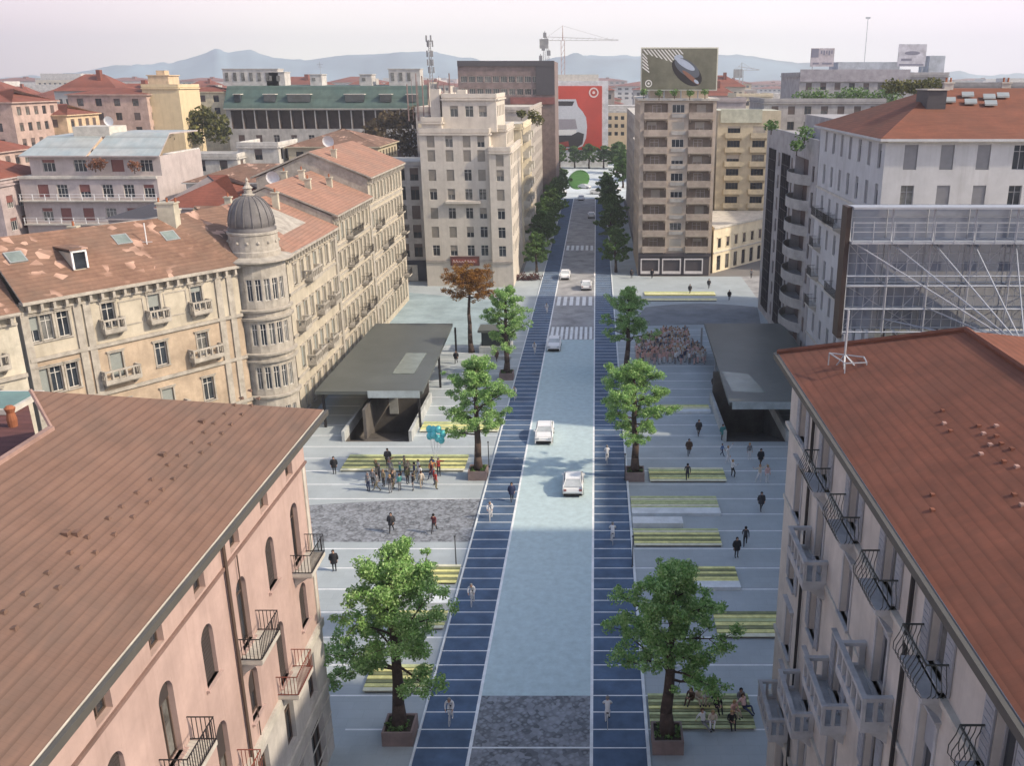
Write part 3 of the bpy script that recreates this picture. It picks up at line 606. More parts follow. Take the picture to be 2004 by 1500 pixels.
# round bay at the corner
cx, cy, rb = -33.4, 90.4, 2.75
aL, aR = radians(-150), radians(25)
for k, (z, h) in enumerate(rows):
    pass
nb = 10; angs = [aL + (aR - aL) * i / nb for i in range(nb + 1)]
for i in range(nb):
    P = (cx + rb * cos(angs[i]), cy + rb * sin(angs[i])); Q = (cx + rb * cos(angs[i + 1]), cy + rb * sin(angs[i + 1])); l = hypot(Q[0] - P[0], Q[1] - P[1]); o2 = []
    if 3 <= i <= 7:
        for z, h in rows: o2 += B3.wins(P, Q, [l / 2], z - .2, .56, h, 'x', trim=False, depth=.2)
    B3.b.wall(P, Q, 0, 18.2, o2, .2, 1)
for z in (18.0, 13.4, 12.6, 9.0, 8.3, 4.6):
    B3.b.lathe([(rb, z), (rb + .3, z + .1), (rb + .34, z + .3), (rb, z + .36)], cx, cy, 24, 1, aL, aR)
B3.b.lathe([(rb + .5, 18.2), (rb + .75, 18.35), (rb + .75, 18.5), (rb - .3, 18.75), (2.45, 19.2), (2.35, 19.3), (2.3, 20.75), (2.4, 20.85), (2.4, 21.05), (2.2, 21.1)], cx, cy, 28, 1)
for i in range(8):
    a = radians(-160 + i * 25); B3.b.ball((cx + 2.33 * cos(a), cy + 2.33 * sin(a), 20.1), .16, 6, 1)
B3.done()
DOME = mat('lead_dome', (0.16, 0.15, 0.145), .55, var=.2, scale=.8, kind='stucco')
b = MB(); prof = [(2.25, 21.05), (2.27, 21.35), (2.05, 21.5)] + [(2.12 * cos(t) ** .85, 21.55 + 2.9 * sin(t)) for t in [i * 1.36 / 9 for i in range(10)]] + [(.01, 24.5)]
b.lathe(prof, cx, cy, 32)
dome = b.build('dome', DOME, B3.root, smooth=True)
b = MB()
for i in range(16):
    a = 2 * pi * i / 16; b.path([(cx + (r + .03) * cos(a), cy + (r + .03) * sin(a), z) for r, z in prof[3:-1]], .05, 4)
b.build('rib', DOME, dome)
b = MB(); b.lathe([(.55, 24.3), (.6, 24.5), (.38, 24.6), (.36, 25.0), (.5, 25.1), (.25, 25.35), (.1, 25.7), (.16, 25.85), (.02, 26.1)], cx, cy, 12); b.build('finial', PALS, dome)
nrm = Vector((d.y, -d.x)); ez = 18.25
eA = (A[0] + nrm.x * .75, A[1] + nrm.y * .75, ez); eB_ = (Bc[0] + nrm.x * .6, Bc[1] + nrm.y * .6 , ez)
rA = (-50.2, 75.5, 22.6); rB = (-41.3, 87.5, 22.6); rC = (-38.75, 97, 22.6)
B3.roof([[eA, eB_, rB, rA], [eB_, (-33.4, 90.6, 19.2), (-30.5, 92.6, ez), rC, rB]], TILEO)
B3.roof([[(-30.5, 92.6, ez), (-30.5, 110.4, 18.4), (-38.75, 110.4, 22.0), rC], [(-38.75, 110.4, 22.0), (-47, 110.4, 18.4), (-47, 96, 18.4), rC], [rC, (-47, 96, 18.4), (-58.5, 84.6, 18.2), rA, rB]], TILEK)
B3.roof([[(-30.5, 110.3, 19.75), (-30.5, 128.8, 19.75), (-38.75, 128.8, 23.2), (-38.75, 110.3, 23.2)], [(-38.75, 110.3, 23.2), (-38.75, 128.8, 23.2), (-47, 128.8, 19.75), (-47, 110.3, 19.75)]], TILEK)
B3.roof([[(-30.5, 128.5, 22.35), (-30.5, 152.2, 22.35), (-38.75, 152.2, 25.75), (-38.75, 128.5, 25.75)], [(-38.75, 128.5, 25.75), (-38.75, 152.2, 25.75), (-47, 152.2, 22.35), (-47, 128.5, 22.35)]], TILEK)
# roof details of the palazzo
def skylight(root, u, v, z, w_, h_, ang, sl, m='pale_skylight_glass'):
    q = on_plane(u, v, eA, eB_, rA); dd = Vector((cos(ang), sin(ang), 0)); up = Vector((-sin(ang) * cos(sl), cos(ang) * cos(sl), sin(sl))); nn = dd.cross(up)
    b = MB(); P = [q + dd * a * w_ / 2 + up * c * h_ / 2 for a, c in ((-1, -1), (1, -1), (1, 1), (-1, 1))]
    b.add([p + nn * .04 - nn * .3 for p in P] + [p + nn * .16 for p in P], [(0, 1, 5, 4), (1, 2, 6, 5), (2, 3, 7, 6), (3, 0, 4, 7), (4, 5, 6, 7)], 0)
    P2 = [q + dd * a * w_ * .42 + up * c * h_ * .42 + nn * .165 for a, c in ((-1, -1), (1, -1), (1, 1), (-1, 1))]; b.quad(*P2, 1)
    return b.build('skylight', [flat('zinc', (.32, .34, .33), .5, .3), mat(m, (.2, .24, .22), .15)], root)
aw = atan2(d.y, d.x); SLW = atan2(4.35, abs((Vector((rA[0] - eA[0], rA[1] - eA[1]))).dot(nrm)))
for u, v, z in ((30, 505, 20.1), (238, 470, 20.6), (332, 463, 20.9)): skylight(B3.root, u, v, z, 1.4, 1.3, aw, SLW)
q = on_plane(155, 525, eA, eB_, rA); b = MB()         # white framed dormer
for a0, a1, z0, z1 in ((-.65, -.5, 0, 1.5), (.5, .65, 0, 1.5), (-.65, .65, 1.4, 1.6)):
    P = q + d.to_3d() * a0; Q = q + d.to_3d() * a1; b.obox(P, Q, .25, .4, q.z + z0, q.z + z1, 0)
b.obox(q - d.to_3d() * .55, q + d.to_3d() * .55, -2.2, .25, q.z - .3, q.z + 1.35, 1); b.obox(q - d.to_3d() * .5, q + d.to_3d() * .5, .25, .3, q.z, q.z + 1.4, 2)
b.obox(q - d.to_3d() * .75, q + d.to_3d() * .75, -2.4, .5, q.z + 1.6, q.z + 1.72, 3)
b.build('dormer', [WHITE, PAL, GLASS, TILEO], B3.root)
CHIM = mat('chimney_render', (.5, .46, .36), .9, kind='stucco')
def chimney(root, x, y, z, w_=.8, h_=1.6, pots=2, m=CHIM):
    b = MB(); b.box(x - w_ / 2, x + w_ / 2, y - w_ * .35, y + w_ * .35, z - 1.0, z + h_); b.box(x - w_ / 2 - .1, x + w_ / 2 + .1, y - w_ * .35 - .1, y + w_ * .35 + .1, z + h_, z + h_ + .14)
    for i in range(pots): xx = x + w_ * .5 * (i - (pots - 1) / 2); b.lathe([(.11, z + h_ + .14), (.09, z + h_ + .5), (.13, z + h_ + .55), (.01, z + h_ + .56)], xx, y, 8, 1)
    return b.build('chimney', [m, TERRA], root)
chimney(B3.root, -40.3, 88.2, 22.4, 1.6, 1.5, 3)
for x, y, z in ((-37.0, 98, 22), (-43.5, 97, 21), (-36.5, 107, 21.6), (-41.5, 106, 21.2), (-36.0, 118, 22), (-37.6, 121, 22.8), (-35, 124, 21.6), (-41.5, 126, 22.2), (-46, 82, 21.5), (-36.3, 132, 24.6)): chimney(B3.root, x, y, z, .7, 1.1, 1)
b = MB(); q = on_plane(288, 480, eA, eB_, rA); b.path([tuple(q), (q.x, q.y, q.z + 2.0)], .05, 5); b.path([(q.x - .5, q.y, q.z + .3), (q.x + .5, q.y, q.z + .3)], .03, 4); b.build('antenna', WHITE, B3.root)
b = MB(); b.quad((-27.9, 119, 3.6), (-25.2, 119, 3.0), (-25.2, 121.6, 3.0), (-27.9, 121.6, 3.6)); b.quad((-25.2, 119, 2.99), (-27.9, 119, 3.59), (-27.9, 121.6, 3.59), (-25.2, 121.6, 2.99))
b.path([(-25.3, 119.2, 3), (-25.3, 119.2, 0)], .04); b.path([(-25.3, 121.4, 3), (-25.3, 121.4, 0)], .04); b.path([(-27.9, 119.2, 3.6), (-27.9, 119.2, 0)], .04); b.path([(-27.9, 121.4, 3.6), (-27.9, 121.4, 0)], .04)
b.build('awning', WHITE, label='white sloping awning beside the back of the left dark canopy', category='awning')
# cream neighbour continuing the palazzo's street wall to the left
Bn = Bld('house', 'pale cream house with a rounded corner at the left edge, joined to the ochre palazzo', 'house', (-49, 66), [mat('pale_cream_stucco', (.50, .46, .37), kind='stucco'), PALS], fm=WFR, sm=flat('greygreen_shutter', (.26, .28, .26)), tm=PALS)
P, Q = (-52.5, 62.5), (-45.95, 71.5); l = hypot(Q[0] - P[0], Q[1] - P[1]); ops = []
for z in (13.6, 9.6, 5.4): ops += Bn.wins(P, Q, [l - 2.6, l - 6], z, 1.1, 2.1, 'mix')
Bn.b.wall(P, Q, 0, 17.4, ops, .3, 0); Bn.b.wall((-60, 70), P, 0, 17.4, [], .3, 0); cornice(Bn.b, P, Q, 17.5); Bn.b.obox(P, Q, .003, .25, 12.2, 12.5, 1); Bn.done()
Bn.bal(P, Q, l - 2.6, 9.5, 2.6, .9, 'stone', PALS); Bn.bal(P, Q, l - 2.6, 13.5, 2.6, .9, 'stone', PALS)
Bn.roof([[(-52.0, 62.0, 17.6), (-45.2, 71.1, 17.6), (-49.5, 75.5, 20.5), (-57, 67.5, 20.5)]], TILEO)
# ------------------------------------------------------------------ right: white building, dark striped building
WHT = mat('pale_blueish_stucco', (0.50, 0.50, 0.50), .9, var=.08, scale=.4, kind='stucco')
B4 = Bld('apartment_building', 'large white building with red hipped roof and plain windows, behind the lattice frame', 'building', (26, 86), [WHT, TRIM], fm=flat('frame_grey', (.33, .33, .34)), sm=flat('grey_blind', (.22, .22, .23)), tm=WHT)
rw = [(27.2, 2.2), (23.6, 2.2), (20.1, 2.2), (16.6, 2.2), (13.1, 2.2), (9.6, 2.2), (6.1, 2.2), (1.5, 2.8)]
P, Q = (26, 111.4), (26, 86); xs = [111.4 - y for y in (108.3, 104.8, 101.3, 97.9, 94.4, 90.9, 87.6)]; ops = []
for z, h in rw: ops += B4.wins(P, Q, xs, z, 1.05, h, 'mix', trim=False, shut=(.3, .2, .2))
B4.b.wall(P, Q, 0, 29.9, ops, .25, 0)
P2, Q2 = (26, 86), (62, 86); ops = []
for z, h in rw: ops += B4.wins(P2, Q2, [2.35 + 3.28 * i for i in range(10)], z, 1.2, h, 'mix', trim=False, shut=(.4, .3, .1))
B4.b.wall(P2, Q2, 0, 29.9, ops, .25, 0); B4.b.wall((62, 86), (62, 112), 0, 29.9, [], .25, 0); B4.b.wall((62, 112), (26, 111.4), 0, 29.9, [], .25, 0)
for a, c in ((P, Q), (P2, Q2)):
    B4.b.obox(a, c, .003, .5, 29.6, 29.9, 1)
    for z in (12.3, 5.2, 22.9): B4.b.obox(a, c, .003, .12, z, z + .25, 1)
B4.done()
for k, x in ((2, 9.0), (2, 5.6), (4, 12.0)): B4.bal(P, Q, x + 1.5, rw[k][0] - .1, 5.0, 1.0, 'iron', TRIM)
for k in (2, 3, 4, 5): B4.bal(P, Q, 3.1, rw[k][0] - .1, 2.2, .9, 'iron', TRIM); B4.bal(P, Q, 17, rw[k][0] - .1, 2.2, .9, 'iron', TRIM)
B4.roof(hip(26, 62, 86, 111.4, 29.95, 4.2, 'x', .7, inset=9), TILER)
for x, y in ((32.5, 93.5),): 
    b = MB(); b.box(x - .9, x + .9, y - .8, y + 2.5, 31, 34.0, 0); b.box(x - 1.05, x + 1.05, y - .95, y + 2.5, 34, 34.12, 1); b.build('dormer', [flat('dark_slate', (.07, .065, .07)), TRIM], B4.root)
for i, (x, y) in enumerate(((34.3, 94.5), (36.2, 94.0), (38, 93.6), (38.5, 95.4), (36.6, 96), (40, 95.8))):
    z = 29.95 + (y - 85.3) * 4.2 / 13.4; b = MB(); c = cos(radians(17)); s_ = sin(radians(17))
    b.add([(x - .7, y - .5, z + .05), (x + .5, y - .5, z + .05), (x + .8, y + .5, z + .4), (x - .4, y + .5, z + .4), (x - .7, y - .5, z + .2), (x + .5, y - .5, z + .2), (x + .8, y + .5, z + .54), (x - .4, y + .5, z + .54)], [(0, 1, 5, 4), (1, 2, 6, 5), (2, 3, 7, 6), (3, 0, 4, 7), (4, 5, 6, 7)])
    b.build('skylight', flat('zinc', (.32, .34, .33), .5, .3), B4.root)
for x, y in ((35.5, 98.5), (41.5, 99), (47, 97), (52, 98)): chimney(B4.root, x, y, 33.0, .9, 1.6, 2, TRIM)
GREYB = mat('grey_cladding', (0.36, 0.345, 0.34), .8, var=.15, kind='stucco')
DKG = mat('black_curtain_glass', (0.018, 0.016, 0.022), .8, var=.3, spec=.05)
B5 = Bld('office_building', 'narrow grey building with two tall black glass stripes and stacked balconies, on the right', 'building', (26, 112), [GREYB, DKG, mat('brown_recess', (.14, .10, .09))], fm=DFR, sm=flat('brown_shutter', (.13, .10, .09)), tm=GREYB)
P, Q = (26, 146), (26, 111.6); ops = []
for x0 in (2.6, 12.8): ops.append((x0, x0 + 5.4, 1.2, 25.3, .35))
fl = [1.2 + 3.1 * i for i in range(8)]
for z in fl: ops += B5.wins(P, Q, [10.4, 19.4], z + .3, 1.2, 1.9, 'mix', trim=False)
rec = []
for z in fl[:]: rec.append((21.5, 29.5, z, z + 2.7, 1.2)); ops += B5.wins(P, Q, [32.2], z + .3, 1.2, 1.9, 'mix', trim=False)
B5.b.wall(P, Q, 0, 27.6, ops + rec, .25, 0)
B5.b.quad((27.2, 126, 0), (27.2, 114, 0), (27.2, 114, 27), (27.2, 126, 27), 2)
B5.b.wall((60, 146), P, 0, 27.6, [], .25, 0); B5.b.wall(Q, (60, 111.6), 0, 27.6, [], .25, 0)
B5.b.quad((26, 111.6, 27.6), (60, 111.6, 27.6), (60, 146, 27.6), (26, 146, 27.6), 0)
for a in ((26.0, 26.25, 111.6, 146), ): B5.b.box(a[0], a[1], a[2], a[3], 27.6, 28.2, 0)
B5.b.box(29, 44, 114, 134, 27.6, 30.4, 0); B5.done()
for x0 in (2.6, 12.8):
    b = MB(); b.box(25.9, 26.3, 146 - x0 - 5.4, 146 - x0, 1.2, 25.3, 0)
    for i in range(17): b.box(25.87, 25.9, 146 - x0 - 5.4, 146 - x0, 1.25 + i * 1.5, 1.31 + i * 1.5, 1)
    for i in range(1, 4): b.box(25.86, 25.9, 146 - x0 - 5.4 * i / 4 - .03, 146 - x0 - 5.4 * i / 4 + .03, 1.2, 25.3, 1)
    b.build('glass_stripe', [DKG, flat('dark_mullion', (.05, .05, .055))], B5.root)
for z in fl[1:]:
    b = MB(); pts = [(26.0, 125.0)] + [(26.0 - 1.7 * sin(pi * i / 8) ** .6, 125.0 - 10 * i / 8) for i in range(1, 8)] + [(26.0, 115.0)]
    b.prism(pts, z - .25, z, 0)
    for i in range(8): b.obox(pts[i], pts[i + 1], -.06, .0, z, z + 1.0, 0)
    b.build('balcony', mat('pale_balcony_render', (.40, .385, .36), kind='stucco'), B5.root)
# ------------------------------------------------------------------ advertising lattice seen from behind
LAT = flat('galvanised_lattice', (.40, .42, .45), .5, .4)
sc = thing('billboard_lattice', 'big steel lattice frame with walkway and bluish net, braced onto the red tiled roof', 'scaffold', (19.2, 41, 0))
Y0, XA, XB, ZA, ZB = 46.0, 12.55, 31, 22.6, 29.05
b = MB()
for z in (22.7, 23.9, 25.1, 25.6, 27.35, 29.0): b.tube((XA, Y0, z), (XB, Y0, z), .05, n=5)
for z in (22.7, 25.1, 27.35, 29.0): b.tube((XA, Y0 + .9, z), (XB, Y0 + .9, z), .04, n=5)
x = XA
while x < XB: b.tube((x, Y0, ZA), (x, Y0, ZB), .05, n=5); b.tube((x, Y0 + .9, ZA), (x, Y0 + .9, ZB), .035, n=5); b.tube((x, Y0, 25.1), (x, Y0 + .9, 25.1), .03, n=4); b.tube((x, Y0, 29.0), (x, Y0 + .9, 29.0), .03, n=4); x += 2.05
x = XA; k = 0
while x + 4.1 < XB:
    b.tube((x, Y0 + .5, 25.1 if k % 2 else 27.3), (x + 2.05, Y0 + .5, 27.3 if k % 2 else 25.1), .025, n=4); b.tube((x, Y0 + .5, 22.7 if k % 2 else 25.1), (x + 4.1, Y0 + .5, 25.1 if k % 2 else 22.7), .025, n=4); x += 2.05; k += 1
x = XA + .5
while x < XB: b.tube((x, Y0 + .2, ZA), (x, Y0 + .2, 27.3), .018, n=4); x += .51
for z in (23.3, 24.5, 26.2, 26.7, 28.0, 28.5): b.tube((XA, Y0 + .3, z), (XB, Y0 + .3, z), .02, n=4)
x = XA
while x + 2 < XB: b.tube((x, Y0 + .4, 22.7), (x + 2.05, Y0 + .4, 25.1), .02, n=4); b.tube((x + 2.05, Y0 + .4, 25.1), (x + 2.6, Y0 + .4, 27.3), .02, n=4); x += 2.05
b.build('lattice', LAT, sc)
b = MB(); bx, by, bz = 19.3, 40.2, 23.4
for x, z in ((XA + .2, 27.3), (14.6, 27.3), (16.7, 27.3), (18.7, 27.3), (20.8, 27.3), (22.8, 27.3), (24.9, 27.3), (27, 27.3), (16.7, 24.0), (14.6, 23.4), (22.8, 24.0)):
    b.tube((bx, by, bz), (x, Y0 - .05, z), .036, n=5)
for x in (XA + .1, 16.6, 20.7, 25): b.tube((x, Y0 - .0, ZA), (x, Y0 - .0, 0), .08, n=6)
b.build('brace', LAT, sc)
b = MB(); b.box(XA, XB, Y0 - .55, Y0 + .5, 27.3, 27.38, 0)
for z in (28.35, 27.9): b.tube((XA, Y0 - .55, z), (XB, Y0 - .55, z), .025, n=4, m=0)
x = XA
while x < XB: b.tube((x, Y0 - .55, 27.3), (x, Y0 - .55, 28.4), .03, n=4, m=0); x += 1.0
b.box(XA, XB, Y0 - .4, Y0 + .4, 28.98, 29.08, 0); b.box(XA, XB, Y0 + .1, Y0 + .7, 25.0, 25.06, 0); b.box(XA, XB, Y0 + .1, Y0 + .7, 23.85, 23.9, 0)
b.build('walkway', LAT, sc)
b = MB(); b.box(XA - .25, XA - .02, Y0 - .1, Y0 + .9, ZA - .2, ZB, 0); b.build('side_panel', flat('dark_brown_panel', (.05, .035, .03)), sc)
net = bpy.data.materials.new('bluish_safety_net'); net.use_nodes = True; n_ = net.node_tree.nodes; L_ = net.node_tree.links
tb = n_.new('ShaderNodeBsdfTransparent'); ms = n_.new('ShaderNodeMixShader'); n_['Principled BSDF'].inputs['Base Color'].default_value = (.17, .20, .26, 1)
nn_ = n_.new('ShaderNodeTexNoise'); nn_.inputs['Scale'].default_value = .9; mr = n_.new('ShaderNodeMapRange'); mr.inputs[1].default_value = .35; mr.inputs[2].default_value = .65; mr.inputs[3].default_value = .68; mr.inputs[4].default_value = .88
L_.new(nn_.outputs[0], mr.inputs[0]); L_.new(mr.outputs[0], ms.inputs[0]); L_.new(tb.outputs[0], ms.inputs[1]); L_.new(n_['Principled BSDF'].outputs[0], ms.inputs[2]); L_.new(ms.outputs[0], n_['Material Output'].inputs[0])
b = MB(); b.quad((XA, Y0 + .95, ZA), (XB, Y0 + .95, ZA), (XB, Y0 + .95, ZB), (XA, Y0 + .95, ZB)); b.build('net', net, sc)
b = MB(); b.box(bx - .8, bx + .8, by - .6, by + .6, 21.5, 23.3); b.box(bx - .25, bx + .25, by - .25, by + .25, 23.3, 23.7); b.build('concrete_base', mat('bluish_concrete', (.36, .38, .42), kind='stucco'), sc)
q = gz(1650, 735, 23.2); b = MB()
b.tube((q.x, q.y, 22.9), (q.x, q.y, 26.0), .05, n=5)
for dx, dy in ((.8, 0), (-.5, .6), (-.2, -.9), (.7, -.8)): b.tube((q.x + dx, q.y + dy, 23.1 + dx * .35), (q.x, q.y, 24.1), .03, n=4); b.tube((q.x + dx, q.y + dy, 23.05 + dx * .35), (q.x + dx, q.y + dy, 24.0), .03, n=4)
b.path([(q.x + .8, q.y, 24.0), (q.x - .5, q.y + .6, 24.0), (q.x - .2, q.y - .9, 24.0), (q.x + .7, q.y - .8, 24.0), (q.x + .8, q.y, 24)], .03, 4)
b.build('roof_bracket', LAT, label='small pipe bracket with upright pole near the corner of the red tiled roof', category='bracket')
# building filling the gap under the lattice
B4b = Bld('house', 'low ochre house squeezed between the steel lattice and the white building on the right', 'house', (26, 60), [mat('ochre_low_wall', (.42, .37, .26), kind='stucco'), TRIM], fm=DFR, sm=flat('brown_shutter', (.13, .10, .09)), tm=TRIM)
ops = []
for z in (1.5, 5, 8.5, 12, 15.2): ops += B4b.wins((26, 84), (26, 60), seq(1, 23, 3.0), z, 1.1, 2.0, 'mix')
B4b.b.wall((26, 84), (26, 60), 0, 18.3, ops, .25, 0); B4b.b.wall((26, 60), (60, 60), 0, 18.3, [], .25, 0); B4b.b.wall((60, 60), (60, 84), 0, 18.3, [], .25, 0); B4b.b.wall((60, 84), (26, 84), 0, 18.3, [], .25, 0)
B4b.b.quad((26, 60, 18.3), (60, 60, 18.3), (60, 84, 18.3), (26, 84, 18.3), 1); B4b.b.obox((26, 84), (26, 60), -.3, .15, 18.3, 18.9, 1); B4b.done()
# ------------------------------------------------------------------ tower block right of the street with billboard
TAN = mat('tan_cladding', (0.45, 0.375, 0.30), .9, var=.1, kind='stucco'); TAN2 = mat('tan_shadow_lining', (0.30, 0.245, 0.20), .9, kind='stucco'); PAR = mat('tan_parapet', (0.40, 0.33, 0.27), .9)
B6 = Bld('tower_block', 'tan ten storey balcony block carrying the striped billboard, right of the street', 'building', (7.6, 171.7), [TAN, TAN2, flat('dark_shopfront', (.08, .07, .075)), TRIM], fm=WFR, sm=flat('cream_blind', (.42, .38, .32)), tm=TAN, depth=.2)
P, Q = (7.8, 171.6), (21.3, 171.6); ops = []; fz = [4.6 + 2.98 * i for i in range(9)]
for z in fz:
    ops += [(.7, 4.9, z + .05, z + 2.55, 1.1), (8.6, 12.9, z + .05, z + 2.55, 1.1)]
    ops += B6.wins(P, Q, [6.75], z + .9, 2.2, 1.4, 'mix', trim=False)
for x in (2.2, 6.2, 10.3): ops.append((x - 1.6, x + 1.6, .6, 3.1, .35))
B6.b.wall(P, Q, 0, 31.4, ops, .2, 0)
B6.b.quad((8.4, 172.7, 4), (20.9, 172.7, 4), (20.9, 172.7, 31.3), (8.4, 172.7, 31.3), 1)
ops = []; P3, Q3 = (7.8, 196), (7.8, 171.6)
for z in fz: ops += B6.wins(P3, Q3, seq(1, 23.4, 3.2), z + .5, 1.3, 1.7, 'mix', trim=False)
B6.b.wall(P3, Q3, 0, 31.4, ops, .2, 0); B6.b.wall(Q, (21.3, 196), 0, 31.4, [], .2, 0); B6.b.wall((21.3, 196), P3, 0, 31.4, [], .2, 0)
B6.b.quad((7.8, 171.6, 31.4), (21.3, 171.6, 31.4), (21.3, 196, 31.4), (7.8, 196, 31.4), 3)
B6.b.box(7.4, 21.7, 171.2, 196.3, 31.42, 31.8, 3); B6.b.box(9.5, 20, 174, 190, 31.8, 33.6, 0); B6.b.obox(P, Q, .003, .35, 3.7, 4.3, 2)
B6.b.obox(P, (21.0, 171.6), .003, .05, .05, 3.69, 2)
B6.done()
for z in fz:
    for x in (2.8, 10.75): B6.place('balcony', balcony_mesh(4.3, .55, 'solid', TAN, PAR, .95), P, Q, x, z + .05)
    for x in (2.6, 10.9):
        fr, gl = window_meshes(1.6, 1.9, B6.rnd.choice(['x', 'half', 'shut', 'low']), .15, WFR, B6.sm, TAN, False, False); o = B6.place('window', fr, P, Q, x + B6.rnd.uniform(-.5, .5), z + .35, -1.0); link('pane', gl[0], o)
    b = MB(); b.obox((7.9 + 5.5, 171.6), (7.9 + 8.0, 171.6), .003, .12, z + .1, z + .75); b.build('spandrel_panel', mat('greyish_spandrel', (.40, .38, .35)), B6.root)
LITW = flat('shop_white_surround', (.66, .62, .6)); 
for x in (2.2, 6.2, 10.3):
    b = MB(); X = 7.8 + x; y = 171.5
    for a in ((-1.75, -1.55, .4, 3.3), (1.55, 1.75, .4, 3.3), (-1.55, 1.55, 3.05, 3.3), (-1.55, 1.55, .4, .9)): b.box(X + a[0], X + a[1], y - .12, y + .02, a[2], a[3], 0)
    b.quad((X - 1.6, y + .4, .6), (X + 1.6, y + .4, .6), (X + 1.6, y + .4, 3.1), (X - 1.6, y + .4, 3.1), 1); b.box(X - .35, X + .35, y + .2, y + .3, 1.0, 2.5, 0); b.box(X - 1.1, X - .7, y + .2, y + .3, 1.0, 1.9, 2)
    b.build('shop_window', [LITW, flat('shop_dark', (.05, .03, .04), .3), flat('shop_red', (.35, .08, .09))], B6.root)
b = MB()
for x in (9, 12, 15, 18): b.tube((x, 172.6, 31.8), (x, 172.6, 33.6), .12)
b.build('roof_stand', LAT, B6.root)
# the billboard on its roof
bb = thing('billboard', 'roof billboard with white diagonal stripes and a dark car, on the tan tower block', 'billboard', (14.3, 172, 31.8))
x0, x1, z0, z1 = 8.0, 21.1, 33.3, 40.1
b = MB(); b.box(x0 - .2, x1 + .2, 172.06, 172.5, z0 - .2, z1 + .2, 0); b.build('panel', flat('cream_billboard_frame', (.62, .60, .5)), bb)
b = MB(); b.box(x0, x1, 172.0, 172.055, z0, z1, 0); b.build('poster', mat('olive_poster', (.17, .165, .12), var=.2, scale=.3), bb)
b = MB()
for i in range(11):        # diagonal white strokes, upper left
    sx = x0 + .1 + i * .62; L0 = min(3.3, 1.2 + i * .35); top = z1 - .15
    a = (sx, top); dx, dz = .9, -1.0; ln = L0 if i < 6 else max(.9, 4.6 - i * .35)
    b.quad((a[0], 171.985, a[1]), (a[0] + .26, 171.985, a[1]), (a[0] + .26 + dx * ln * .7, 171.985, a[1] + dz * ln * .7), (a[0] + dx * ln * .7, 171.985, a[1] + dz * ln * .7))
for i in range(5):
    z = z1 - .7 - i * .55; b.quad((x0 + .05, 171.985, z), (x0 + .05, 171.985, z - .25), (x0 + .9 + .1 * i, 171.985, z - 1.15), (x0 + .9 + .1 * i, 171.985, z - .9))
b.build('white_stripes', flat('poster_white', (.72, .7, .66)), bb)
def ell(b, cx, cz, rx, rz, ang, y, n=24, m=0, r0=0.0, a0=0, a1=2 * pi):
    ca, sa = cos(ang), sin(ang); P = []
    for i in range(n + 1):
        t = a0 + (a1 - a0) * i / n; px, pz = rx * cos(t), rz * sin(t); P.append((cx + px * ca - pz * sa, y, cz + px * sa + pz * ca))
    if r0 > 0:
        I = [(cx + (p[0] - cx) * r0, y, cz + (p[2] - cz) * r0) for p in P]
        for i in range(n): b.quad(P[i], P[i + 1], I[i + 1], I[i], m)
    else: b.poly(P[:-1] if abs(a1 - a0 - 2 * pi) < .01 else P, m)
b = MB(); ell(b, 15.9, 36.2, 3.1, 1.75, radians(-38), 171.985, m=0); ell(b, 15.9, 36.9, 2.5, 1.2, radians(-32), 171.975, m=1); ell(b, 15.6, 37.5, 1.9, .55, radians(-30), 171.965, m=2)
ell(b, 16.6, 35.3, 1.9, .35, radians(-38), 171.965, m=3); ell(b, 17.6, 34.6, .5, .25, radians(-38), 171.955, m=2); ell(b, 14.4, 38.6, .8, .5, 0, 171.975, m=2)
b.build('car_picture', [flat('poster_near_black', (.03, .025, .025), .4), flat('poster_slate', (.11, .12, .14), .4), flat('poster_paleblue', (.42, .47, .55)), flat('poster_brown', (.25, .12, .08))], bb)
b = MB(); ell(b, 9.2, 34.3, .62, .62, 0, 171.985, r0=.72); ell(b, 9.2, 34.3, .2, .2, 0, 171.985, n=10); b.build('ring_emblem', flat('poster_white', (.72, .7, .66)), bb)
# ------------------------------------------------------------------ beige neighbours of the tower block
BEI = mat('beige_stucco', (0.50, 0.44, 0.32), .9, var=.1, kind='stucco')
B7 = Bld('apartment_building', 'beige seven storey block with brown balconies, just right of the billboard tower', 'building', (22, 184), [BEI, TAN2, mat('pale_green_render', (.46, .47, .38))], fm=DFR, sm=flat('cream_blind', (.42, .38, .32)), tm=BEI)
q0, q1 = gy(1405, 235, 198), gy(1490, 235, 198); P, Q = (q0.x, 198), (q1.x + 4, 198); ops = []; W = Q[0] - P[0]
for i in range(7): ops += B7.wins(P, Q, [3.4, 8.6], 7.2 + 2.85 * i, 2.6, 1.5, 'mix', trim=False)
B7.b.wall(P, Q, 0, 28.9, ops, .4, 0); B7.b.wall(Q, (Q[0], 212), 0, 28.9, [], .3, 0); B7.b.wall((P[0], 212), P, 0, 28.9, [], .3, 0); B7.b.quad((P[0], 198, 28.9), (Q[0], 198, 28.9), (Q[0], 212, 28.9), (P[0], 212, 28.9), 2)
B7.b.box(P[0] + .5, P[0] + 9, 197.7, 198, 26.5, 29.2, 2); B7.done()
for i in range(7):
    for x in (3.4, 8.6): B7.place('balcony', balcony_mesh(3.6, .7, 'solid', BEI, mat('beige_parapet', (.46, .40, .29)), .8), P, Q, x, 6.6 + 2.85 * i)
YEL = mat('warm_cream_stucco', (0.66, 0.58, 0.42), .9, var=.08, kind='stucco')
B8 = Bld('house', 'low two storey cream house on the diagonal, at the foot of the beige block', 'house', (22, 174), [YEL, TRIM], fm=DFR, sm=flat('brown_shutter', (.13, .10, .09)), tm=YEL)
